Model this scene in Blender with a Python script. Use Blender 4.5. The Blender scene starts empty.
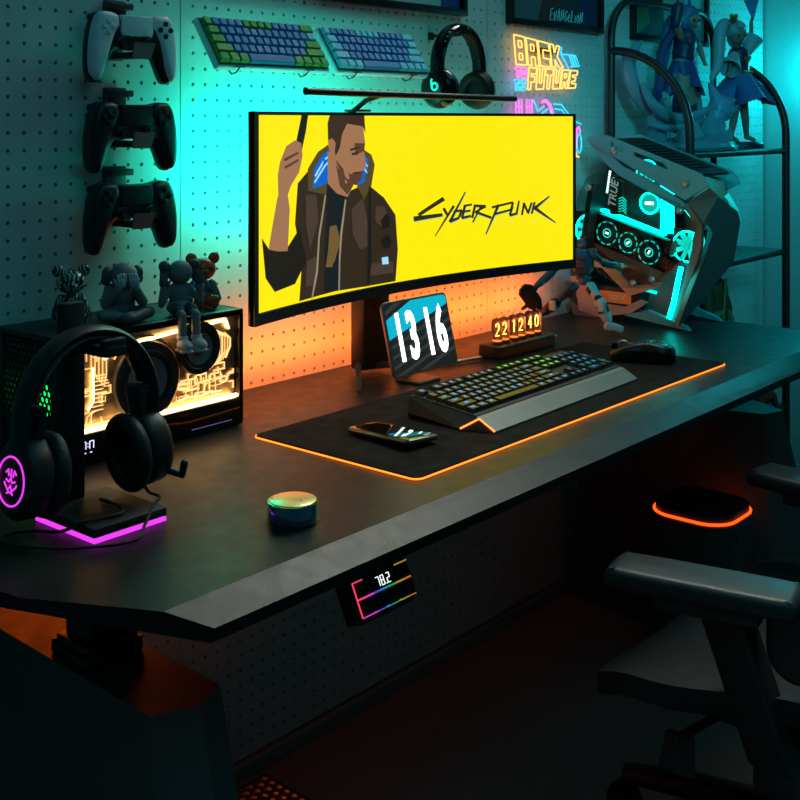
import bpy, bmesh, math, random
import numpy as np
from mathutils import Matrix, Vector
from mathutils.geometry import tessellate_polygon
random.seed(7)
SC = bpy.context.scene
COL = SC.collection
PI = math.pi
V = Vector

# ------------------------------------------------------------------ materials
def mat(name, color, rough=0.5, metal=0.0, emit=None, es=0.0, var=0.12, scale=40.0, bump=0.0, bscale=300.0, trans=0.0, alpha=1.0, coat=0.0, spec=0.5, ior=1.45):
    m = bpy.data.materials.new(name); m.use_nodes = True
    nt = m.node_tree; N = nt.nodes; L = nt.links
    p = N['Principled BSDF']
    p.inputs['Base Color'].default_value = (*color, 1)
    p.inputs['Metallic'].default_value = metal
    p.inputs['Roughness'].default_value = rough
    p.inputs['IOR'].default_value = ior
    p.inputs['Specular IOR Level'].default_value = spec
    if trans: p.inputs['Transmission Weight'].default_value = trans
    if alpha < 1: p.inputs['Alpha'].default_value = alpha
    if coat:
        p.inputs['Coat Weight'].default_value = coat; p.inputs['Coat Roughness'].default_value = 0.08
    if emit is not None:
        p.inputs['Emission Color'].default_value = (*emit, 1); p.inputs['Emission Strength'].default_value = es
    if var or bump:
        tc = N.new('ShaderNodeTexCoord')
    if var:
        n = N.new('ShaderNodeTexNoise'); n.inputs['Scale'].default_value = scale; n.inputs['Detail'].default_value = 3
        L.new(tc.outputs['Object'], n.inputs['Vector'])
        r = N.new('ShaderNodeMapRange'); r.inputs['From Min'].default_value = .3; r.inputs['From Max'].default_value = .7
        r.inputs['To Min'].default_value = max(.02, rough*(1-var)); r.inputs['To Max'].default_value = min(1, rough*(1+var))
        L.new(n.outputs['Fac'], r.inputs['Value']); L.new(r.outputs['Result'], p.inputs['Roughness'])
        mx = N.new('ShaderNodeMix'); mx.data_type = 'RGBA'
        mx.inputs['A'].default_value = (*[c*(1-var*.6) for c in color], 1); mx.inputs['B'].default_value = (*[min(1, c*(1+var*.6)) for c in color], 1)
        L.new(n.outputs['Fac'], mx.inputs['Factor']); L.new(mx.outputs['Result'], p.inputs['Base Color'])
    if bump:
        b = N.new('ShaderNodeTexNoise'); b.inputs['Scale'].default_value = bscale; b.inputs['Detail'].default_value = 2
        L.new(tc.outputs['Object'], b.inputs['Vector'])
        bp = N.new('ShaderNodeBump'); bp.inputs['Strength'].default_value = bump; bp.inputs['Distance'].default_value = .002
        L.new(b.outputs['Fac'], bp.inputs['Height']); L.new(bp.outputs['Normal'], p.inputs['Normal'])
    return m

def glow(name, color, s):
    return mat(name, (.02, .02, .02), .6, emit=color, es=s, var=0)

# ------------------------------------------------------------------ mesh builder
def frame(o, x, y):
    x = V(x).normalized(); y = V(y); z = x.cross(y).normalized(); y = z.cross(x)
    m = Matrix.Identity(4)
    for i, a in enumerate((x, y, z)):
        for j in range(3): m[j][i] = a[j]
    m.translation = V(o)
    return m
def T(x, y=0, z=0): return Matrix.Translation((x, y, z))
def RZ(a): return Matrix.Rotation(a, 4, 'Z')
def RX(a): return Matrix.Rotation(a, 4, 'X')
def RY(a): return Matrix.Rotation(a, 4, 'Y')
def WALL(x, y, z):  # local x -> +X, local y -> up, local z -> out of the back wall (-Y)
    return frame((x, y, z), (1, 0, 0), (0, 0, 1))
def along(p0, p1):
    z = (V(p1)-V(p0)).normalized()
    a = V((0, 0, 1)) if abs(z.z) < .9 else V((1, 0, 0))
    x = a.cross(z).normalized(); y = z.cross(x)
    m = Matrix.Identity(4)
    for i, q in enumerate((x, y, z)):
        for j in range(3): m[j][i] = q[j]
    m.translation = V(p0)
    return m

class B:
    def __init__(s, M=None): s.v = []; s.f = []; s.mi = []; s.M = M or Matrix.Identity(4)
    def add(s, vs, fs, mi=0, M=None):
        k = len(s.v); m = s.M @ M if M is not None else s.M
        s.v += [tuple(m @ V(p)) for p in vs]
        s.f += [tuple(i+k for i in f) for f in fs]
        s.mi += [mi]*len(fs)
        return s
    def bm(s, bm, mi=0, M=None):
        bm.verts.index_update()
        s.add([v.co.copy() for v in bm.verts], [[v.index for v in f.verts] for f in bm.faces], mi, M); bm.free(); return s
    def box(s, c, d, r=0, mi=0, M=None, seg=2):
        bm = bmesh.new(); bmesh.ops.create_cube(bm, size=1)
        for v in bm.verts: v.co = V((v.co.x*d[0], v.co.y*d[1], v.co.z*d[2]))
        if r: bmesh.ops.bevel(bm, geom=bm.edges[:], offset=min(r, min(d)*.49), segments=seg, affect='EDGES', profile=.5)
        bmesh.ops.translate(bm, verts=bm.verts, vec=V(c))
        return s.bm(bm, mi, M)
    def lathe(s, prof, n=32, M=None, mi=0, close=True):
        vs = []; fs = []
        for r, z in prof:
            for i in range(n):
                a = 2*PI*i/n; vs.append((r*math.cos(a), r*math.sin(a), z))
        for j in range(len(prof)-1):
            for i in range(n):
                fs.append((j*n+i, j*n+(i+1) % n, (j+1)*n+(i+1) % n, (j+1)*n+i))
        if close:
            fs.append(tuple(range(n))[::-1]); fs.append(tuple((len(prof)-1)*n+i for i in range(n)))
        return s.add(vs, fs, mi, M)
    def cyl(s, p0, p1, r0, r1=None, n=20, mi=0, M=None):
        r1 = r0 if r1 is None else r1; A = along(p0, p1)
        if M is not None: A = M @ A
        return s.lathe([(r0, 0), (r1, (V(p1)-V(p0)).length)], n, A, mi)
    def cap(s, p0, p1, r0, r1=None, n=14, mi=0, M=None):   # rounded limb
        r1 = r0 if r1 is None else r1; A = along(p0, p1); h = (V(p1)-V(p0)).length
        if M is not None: A = M @ A
        pr = [(max(1e-4, r0*math.sin(t)), -r0*math.cos(t)) for t in [PI/2*i/5 for i in range(6)]] + [(max(1e-4, r1*math.cos(t)), h+r1*math.sin(t)) for t in [PI/2*i/5 for i in range(6)]]
        return s.lathe(pr, n, A, mi)
    def ell(s, c, r, mi=0, M=None, n=20, m=12):
        if not hasattr(r, '__len__'): r = (r, r, r)
        vs = [(c[0], c[1], c[2]-r[2])]; fs = []
        for j in range(1, m):
            t = PI*j/m
            for i in range(n):
                a = 2*PI*i/n; vs.append((c[0]+r[0]*math.sin(t)*math.cos(a), c[1]+r[1]*math.sin(t)*math.sin(a), c[2]-r[2]*math.cos(t)))
        vs.append((c[0], c[1], c[2]+r[2])); e = len(vs)-1
        for i in range(n):
            fs.append((0, 1+(i+1) % n, 1+i)); fs.append((e, e-n+i, e-n+(i+1) % n))
            for j in range(m-2):
                fs.append((1+j*n+i, 1+j*n+(i+1) % n, 1+(j+1)*n+(i+1) % n, 1+(j+1)*n+i))
        return s.add(vs, fs, mi, M)
    def tube(s, pts, r, n=10, mi=0, M=None, closed=False, sx=1.0, up=None, radii=None):
        P = [V(p) for p in pts]; m = len(P); vs = []; fs = []; px = None
        for i in range(m):
            if closed: d = P[(i+1) % m]-P[i-1]
            else: d = P[min(i+1, m-1)]-P[max(i-1, 0)]
            d.normalize()
            if up is not None: x = V(up).cross(d)
            elif px is None: x = d.orthogonal()
            else: x = px-d*px.dot(d)
            if x.length < 1e-6: x = d.orthogonal()
            x.normalize(); px = x; y = d.cross(x); rr = radii[i] if radii else r
            for k in range(n):
                a = 2*PI*k/n; vs.append(P[i]+x*math.cos(a)*rr*sx+y*math.sin(a)*rr)
        for i in range(m if closed else m-1):
            j = (i+1) % m
            for k in range(n): fs.append((i*n+k, i*n+(k+1) % n, j*n+(k+1) % n, j*n+k))
        if not closed:
            fs.append(tuple(range(n))[::-1]); fs.append(tuple((m-1)*n+k for k in range(n)))
        return s.add(vs, fs, mi, M)
    def torus(s, R, r, M=None, mi=0, n=40, k=10, sx=1.0):
        return s.tube([(R*math.cos(2*PI*i/n), R*math.sin(2*PI*i/n), 0) for i in range(n)], r, k, mi, M, True, sx, up=(0, 0, 1))
    def prism(s, poly, z0, z1, mi=0, M=None, holes=()):
        loops = [list(poly)]+[list(h) for h in holes]
        flat = [p for l in loops for p in l]; n = len(flat)
        tri = tessellate_polygon([[V((p[0], p[1], 0)) for p in l] for l in loops])
        vs = [(p[0], p[1], z0) for p in flat]+[(p[0], p[1], z1) for p in flat]; fs = []
        for t in tri:
            a, b, c = [flat[i] for i in t]
            if (b[0]-a[0])*(c[1]-a[1])-(b[1]-a[1])*(c[0]-a[0]) < 0: t = t[::-1]
            fs.append(tuple(i+n for i in t)); fs.append(tuple(t)[::-1])
        k = 0
        for li, l in enumerate(loops):
            ar = sum(l[i-1][0]*l[i][1]-l[i][0]*l[i-1][1] for i in range(len(l)))
            ccw = (ar > 0) == (li == 0)
            for i in range(len(l)):
                a = k+i; b = k+(i+1) % len(l)
                fs.append((a, b, b+n, a+n) if ccw else (b, a, a+n, b+n))
            k += len(l)
        return s.add(vs, fs, mi, M)
    def rprism(s, poly, z0, z1, r, mi=0, M=None, seg=4, back=True):   # prism with rounded rims
        P = [V((p[0], p[1])) for p in poly]; n = len(P)
        if sum(P[i-1].x*P[i].y-P[i].x*P[i-1].y for i in range(n)) < 0: P.reverse()
        def off(d):
            o = []
            for i in range(n):
                a = (P[i]-P[i-1]).normalized(); b = (P[(i+1) % n]-P[i]).normalized()
                na = V((a.y, -a.x)); nb = V((b.y, -b.x)); q = na+nb
                q = q/max(.35, (1+na.dot(nb)))
                o.append(P[i]-q*d)
            return o
        prof = []
        if back: prof += [(r*(1-math.cos(t))*0+r-r*math.sin(t), z0+r-r*math.cos(t)) for t in [PI/2*i/seg for i in range(seg+1)]]
        else: prof += [(0, z0)]
        prof += [(r-r*math.cos(t), z1-r+r*math.sin(t)) for t in [PI/2*i/seg for i in range(seg+1)]]
        vs = []; fs = []
        for d, z in prof: vs += [(q.x, q.y, z) for q in off(d)]
        m = len(prof)
        for j in range(m-1):
            for i in range(n): fs.append((j*n+i, j*n+(i+1) % n, (j+1)*n+(i+1) % n, (j+1)*n+i))
        for lev, fl in ((0, True), (m-1, False)):
            tri = tessellate_polygon([[V((vs[lev*n+i][0], vs[lev*n+i][1], 0)) for i in range(n)]])
            for t in tri:
                a, b, c = [vs[lev*n+i] for i in t]
                cw = (b[0]-a[0])*(c[1]-a[1])-(b[1]-a[1])*(c[0]-a[0]) < 0
                t = tuple(lev*n+i for i in t)
                fs.append(t[::-1] if cw != fl else t)
        return s.add(vs, fs, mi, M)
    def text(s, body, size, M, depth=.001, mi=0, bold=0.0, align='CENTER', sx=1.0, shear=0.0, space=1.0):
        cu = bpy.data.curves.new('t', 'FONT'); cu.body = body; cu.size = size; cu.extrude = depth/2; cu.offset = bold
        cu.align_x = align; cu.align_y = 'CENTER'; cu.resolution_u = 3; cu.shear = shear; cu.space_character = space
        ob = bpy.data.objects.new('t', cu); me = ob.to_mesh()
        s.add([(v.co.x*sx, v.co.y, v.co.z) for v in me.vertices], [tuple(p.vertices) for p in me.polygons], mi, M)
        ob.to_mesh_clear(); bpy.data.objects.remove(ob); bpy.data.curves.remove(cu); return s
    def build(s, name, mats, parent=None, smooth=35, remesh=0, sub=0, mods=None):
        root = parent
        while root is not None and root.parent is not None: root = root.parent
        off = V((0, 0, 0))
        if root is not None and root.get('_world'): off = V(root['_world'])
        me = bpy.data.meshes.new(name)
        if parent is None:
            a = np.array(s.v); lo = a.min(0); hi = a.max(0); off = V(((lo[0]+hi[0])/2, (lo[1]+hi[1])/2, lo[2]))
        me.from_pydata([tuple(V(p)-off) for p in s.v], [], s.f)
        if not isinstance(mats, (list, tuple)): mats = [mats]
        for m in mats: me.materials.append(m)
        if len(mats) > 1: me.polygons.foreach_set('material_index', s.mi)
        me.validate(); me.update()
        if len(s.f) < 60000:
            q = bmesh.new(); q.from_mesh(me); bmesh.ops.recalc_face_normals(q, faces=q.faces[:]); q.to_mesh(me); q.free()
        o = bpy.data.objects.new(name, me); COL.objects.link(o)
        if remesh or sub:
            if remesh:
                q = o.modifiers.new('r', 'REMESH'); q.mode = 'VOXEL'; q.voxel_size = remesh
                q = o.modifiers.new('s', 'SMOOTH'); q.factor = .5; q.iterations = 4
            if sub:
                q = o.modifiers.new('u', 'SUBSURF'); q.levels = sub; q.render_levels = sub
            dg = bpy.context.evaluated_depsgraph_get(); nm = bpy.data.meshes.new_from_object(o.evaluated_get(dg), depsgraph=dg)
            o.modifiers.clear(); o.data = nm; me = nm
            if not me.materials: me.materials.append(mats[0])
            smooth = 80
        if smooth:
            me.polygons.foreach_set('use_smooth', [True]*len(me.polygons))
            me.set_sharp_from_angle(angle=math.radians(smooth))
        if parent is None: o.location = off
        else: o.parent = parent
        return o

def tag(o, label=None, cat=None, group=None, kind=None):
    if label: o['label'] = label
    if cat: o['category'] = cat
    if group: o['group'] = group
    if kind: o['kind'] = kind
    return o
def thing(name, label, cat, loc, group=None, rz=None, kind=None):
    # rz given: parts are in local space; otherwise parts are written in world space around loc
    o = bpy.data.objects.new(name, None); o.empty_display_size = .03; COL.objects.link(o); o.location = loc
    if rz is not None: o.rotation_euler = (0, 0, rz)
    else: o['_world'] = tuple(loc)
    return tag(o, label, cat, group, kind)
def copy_tree(o, parent=None):
    c = o.copy(); COL.objects.link(c)
    if parent is not None: c.parent = parent
    for ch in [k for k in o.children]: copy_tree(ch, c)
    return c
def cr(pts, n=6, closed=False):   # Catmull-Rom through points
    P = [V(p) for p in pts]; m = len(P); out = []
    for i in range(m if closed else m-1):
        p0 = P[i-1] if (closed or i > 0) else P[0]; p1 = P[i]; p2 = P[(i+1) % m]; p3 = P[(i+2) % m] if (closed or i+2 < m) else P[-1]
        for k in range(n):
            t = k/n
            out.append(.5*((2*p1)+(p2-p0)*t+(2*p0-5*p1+4*p2-p3)*t*t+(3*p1-p0-3*p2+p3)*t**3))
    if not closed: out.append(P[-1])
    return out
def rrect(w, h, r, n=5, cx=0, cy=0):
    o = []
    for sx, sy, a0 in ((1, 1, 0), (-1, 1, 90), (-1, -1, 180), (1, -1, 270)):
        for i in range(n+1):
            a = math.radians(a0+90*i/n); o.append((cx+sx*(w/2-r)+r*math.cos(a), cy+sy*(h/2-r)+r*math.sin(a)))
    return o
def arc(c, r, a0, a1, n=16): return [(c[0]+r*math.cos(math.radians(a0+(a1-a0)*i/n)), c[1]+r*math.sin(math.radians(a0+(a1-a0)*i/n))) for i in range(n+1)]

# ------------------------------------------------------------------ palette
BLACK = mat('black_plastic', (.012, .013, .014), .42)
BLACKM = mat('black_matte', (.010, .011, .012), .62, bump=.15)
BLACKG = mat('black_gloss', (.006, .006, .007), .08, var=.05)
RUBBER = mat('rubber', (.015, .015, .016), .75)
STEEL = mat('powder_black_steel', (.014, .015, .016), .38, bump=.1)
DESK = mat('desk_laminate', (.014, .014, .015), .38, bump=.12, bscale=900, spec=.24)
DESKEDGE = mat('raw_desk_edge', (.012, .012, .013), .6, bump=.6, bscale=700)
ALU = mat('brushed_aluminium', (.42, .42, .42), .36, metal=.9)
GREYP = mat('grey_plastic', (.16, .16, .165), .55)
DGREY = mat('dark_grey_plastic', (.05, .052, .055), .5)
WHITEP = mat('white_plastic', (.75, .76, .78), .4)
GLASS = mat('clear_glass', (.9, .95, .93), .03, trans=1.0, var=0, ior=1.2)
TEALG = (0.0, .85, .75)

# ================================================================== SETTING
WALLM = mat('pegboard_paint', (.62, .63, .62), .55, bump=.1, bscale=120)
PLASTER = mat('plaster', (.5, .52, .52), .8, bump=.3, bscale=60)
FLOORM = mat('dark_carpet', (.24, .215, .205), .9, var=.6, scale=120, bump=1.0, bscale=420)
SKIRT = mat('skirting', (.25, .27, .27), .6)
b = B(); b.box((2.1, .05, .75), (3.4, .06, 1.9)); tag(b.build('wall_back', PLASTER), kind='structure')
b = B(); b.box((3.505, -1.0, .75), (.06, 2.3, 1.9)); tag(b.build('wall_right', PLASTER), kind='structure')
b = B(); b.box((2.0, -1.3, -.03), (3.6, 3.0, .06)); tag(b.build('floor', FLOORM), kind='structure')
b = B(); b.box((2.1, -.008, .012), (2.72, .016, .024), .003); tag(b.build('baseboard_back', SKIRT), kind='structure')

def pegboard(x0, x1, z0, z1, label):
    p = .0254; hx, hz = 1.140, 1.2950           # a hole centre
    xs = [hx+p*k for k in range(-80, 120) if x0+.011 < hx+p*k < x1-.011]
    zs = [hz+p*k for k in range(-60, 40) if z0+.011 < hz+p*k < z1-.011]
    r = .0031; y0 = -.0002; y1 = .006
    bx = [x0]+[(xs[i]+xs[i+1])/2 for i in range(len(xs)-1)]+[x1]
    bz = [z0]+[(zs[i]+zs[i+1])/2 for i in range(len(zs)-1)]+[z1]
    vs = []; fs = []
    for i, x in enumerate(xs):
        for j, z in enumerate(zs):
            k = len(vs); a0, a1, c0, c1 = bx[i], bx[i+1], bz[j], bz[j+1]
            outer = [(a1, z), (a1, c1), (x, c1), (a0, c1), (a0, z), (a0, c0), (x, c0), (a1, c0)]
            for q in outer: vs.append((q[0], y0, q[1]))
            for y in (y0, y1):
                for n in range(8): vs.append((x+r*math.cos(n*PI/4), y, z+r*math.sin(n*PI/4)))
            for n in range(8):
                m = (n+1) % 8
                fs.append((k+n, k+m, k+8+m, k+8+n)); fs.append((k+8+n, k+8+m, k+16+m, k+16+n))
    s = B(); s.add(vs, fs)
    o = s.build('pegboard_panel', WALLM, smooth=0); return tag(o, label, 'pegboard', 'perforated wall panels')
pegboard(.70, 1.1642, .026, 1.74, 'perforated white wall panel behind the game controllers at the far left')
pegboard(1.1658, 1.999, .026, 1.74, 'perforated white wall panel behind the monitor and the two mini keyboards')
pegboard(2.0006, 3.465, .026, 1.74, 'perforated white wall panel behind the neon sign and the display rack')

# ================================================================== DESK
desk = thing('desk', 'long black desk with a sloping front rim and faceted dark pedestal legs', 'desk', (1.5, -.32, 0))
z1, z0 = .655, .625
top = [(.586, -.012), (.586, -.45), (.59, -.478), (.66, -.608), (2.445, -.602), (2.445, -.012)]
lip = [(.592, -.012), (.592, -.42), (.607, -.452), (.690, -.645), (2.448, -.645), (2.448, -.012)]
bot = [(.60, -.012), (.60, -.40), (.607, -.429), (.690, -.641), (2.448, -.641), (2.448, -.012)]
n = 6
vs = [(x, y, z1) for x, y in top]+[(x, y, .640 if i in (3, 4) else (.641 if i == 5 else .65)) for i, (x, y) in enumerate(lip)]+[(x, y, z0) for x, y in bot]
fs = [tuple(range(n))]; mi = [0]
for k in (0, 1):
    for i in range(n):
        j = (i+1) % n; fs.append((k*n+j, k*n+i, (k+1)*n+i, (k+1)*n+j))
        mi.append(1 if i in (0, 1, 2) else 0)
fs.append(tuple(range(2*n, 3*n))[::-1]); mi.append(0)
b = B(); b.v = vs; b.f = [tuple(f[::-1]) for f in fs]; b.mi = mi
b.build('tabletop', [DESK, DESKEDGE], desk, smooth=0)
LEGM = mat('dark_steel_leg', (.085, .088, .09), .5, bump=.08)
def pedestal(top, bot, zt, facet=True):
    s = B(); n = len(top)
    vs = [(x, y, zt) for x, y in top]+[(x, y, 0.0) for x, y in bot]
    fs = [tuple(range(n))]
    for i in range(n):
        j = (i+1) % n
        fs += [(j, i, n+i), (j, n+i, n+j)]
    fs.append(tuple(range(n, 2*n))[::-1])
    s.add(vs, [f[::-1] for f in fs]); return s
lt = [(.82, -.03), (.811, -.511), (.767, -.531), (.72, -.509), (.728, -.198), (.738, -.03)]
lb = [(.86, -.02), (.855, -.585), (.80, -.62), (.68, -.60), (.60, -.30), (.62, -.02)]
pedestal(lt, lb, .5).build('leg', LEGM, desk, smooth=0)
rt = [(2.262, -.09), (2.268, -.427), (2.289, -.50), (2.345, -.516), (2.39, -.43), (2.38, -.09)]
rb = [(2.294, -.02), (2.20, -.56), (2.27, -.63), (2.34, -.64), (2.45, -.56), (2.45, -.02)]
pedestal(rt, rb, .5).build('leg', LEGM, desk, smooth=0)
for x in (.77, 2.33):
    b = B(); b.box((x, -.345, .5565), (.052, .052, .137), .004); col = b.build('column', STEEL, desk)
    b = B(); b.box((x, -.345, .506), (.075, .075, .012), .003); b.box((x, -.345, .517), (.066, .066, .012), .003)
    for sx in (-1, 1):
        for sy in (-1, 1): b.cyl((x+sx*.034, -.345+sy*.034, .512), (x+sx*.034, -.345+sy*.034, .517), .0035, n=8)
    b.build('flange', STEEL, col)
b = B(); b.box((1.55, -.33, .612), (1.6, .06, .024), .003); b.build('crossbar', STEEL, desk)
# warm light strip along the rear edge of the tabletop
ORG = (1.0, .20, .015)
b = B(); b.box((1.68, -.0065, .643), (1.02, .006, .010), .001, 0)
tag(b.build('led_strip', glow('led_orange', ORG, 2.5), desk), 'glowing orange light strip along the rear edge')
# mouse pad
PADM = mat('cloth_pad', (.0055, .0055, .006), .9, spec=.2, bump=.5, bscale=1500)
pad = thing('mouse_pad', 'wide black cloth mouse pad with a glowing orange rim', 'mouse pad', (1.555, -.39, .655))
pp = rrect(.90, .305, .012, 5, 1.555, -.392)
b = B(); b.rprism(pp, .6552, .6592, .0008); b.build('cloth', PADM, pad)
b = B(); b.tube([(x, y, .6567) for x, y in rrect(.9025, .3075, .013, 5, 1.555, -.392)], .0012, 8, closed=True)
tag(b.build('glowing_rim', glow('rim_orange', (1.0, .20, .012), 2.6), pad), 'thin orange light line around the pad')

# ================================================================== MONITOR
def curve_y(x): return -.2+.062*(1-((x-1.586)/.448)**2)
def curved(poly, off, mi, bld, step=.03):   # flat picture element laid on the curved screen
    bm = bmesh.new()
    vs = [bm.verts.new((p[0], 0, min(1.1175, max(.8215, p[1])))) for p in poly]
    for t in tessellate_polygon([[V((p[0], p[1], 0)) for p in poly]]):
        try: bm.faces.new([vs[i] for i in t])
        except ValueError: pass
    x0 = min(p[0] for p in poly); x1 = max(p[0] for p in poly); x = math.ceil(x0/step)*step
    while x < x1:
        bmesh.ops.bisect_plane(bm, geom=bm.verts[:]+bm.edges[:]+bm.faces[:], plane_co=(x, 0, 0), plane_no=(1, 0, 0)); x += step
    for v in bm.verts: v.co.y = curve_y(v.co.x)-off
    for f in bm.faces:
        f.normal_update()
        if f.normal.y > 0: f.normal_flip()
    bld.bm(bm, mi)
mon = thing('monitor', 'wide curved monitor showing a yellow game title picture', 'monitor', (1.5, -.16, .655))
N = 40; x0, x1 = 1.143, 2.034
b = B(); vs = []; fs = []
def ring(x, d0, d1, za, zb):
    return [(x, curve_y(x)-d0, za), (x, curve_y(x)-d0, zb), (x, curve_y(x)+d1, zb), (x, curve_y(x)+d1, za)]
for i in range(N+1):
    x = x0+(x1-x0)*i/N; th = .012+.022*(1-abs(2*i/N-1)**2)
    vs += ring(x, -.0005, th, .8035, 1.1225)
for i in range(N):
    for k in range(4): fs.append((4*i+k, 4*i+(k+1) % 4, 4*i+4+(k+1) % 4, 4*i+4+k))
fs += [(0, 1, 2, 3)[::-1], tuple(4*N+k for k in range(4))]
b.add(vs, fs)
b.build('back_shell', BLACK, mon, smooth=20)
b = B()
def strip(xa, xb, za, zb, out=.0025, back=.008):
    vs = []; fs = []; n = max(1, int((xb-xa)/.02))
    for i in range(n+1): vs += ring(xa+(xb-xa)*i/n, out, back, za, zb)
    for i in range(n):
        for k in range(4): fs.append((4*i+k, 4*i+(k+1) % 4, 4*i+4+(k+1) % 4, 4*i+4+k))
    fs += [(0, 1, 2, 3)[::-1], tuple(4*n+k for k in range(4))]
    b.add(vs, fs)
strip(x0, x1, .8030, .8210); strip(x0, x1, 1.1185, 1.1230); strip(x0, x0+.011, .8210, 1.1185); strip(x1-.006, x1, .8210, 1.1185)
b.build('bezel', mat('bezel_black', (.013, .013, .014), .45), mon, smooth=20)
def em(n, c, s=1.0): return glow('screen_'+n, c, s)
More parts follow.
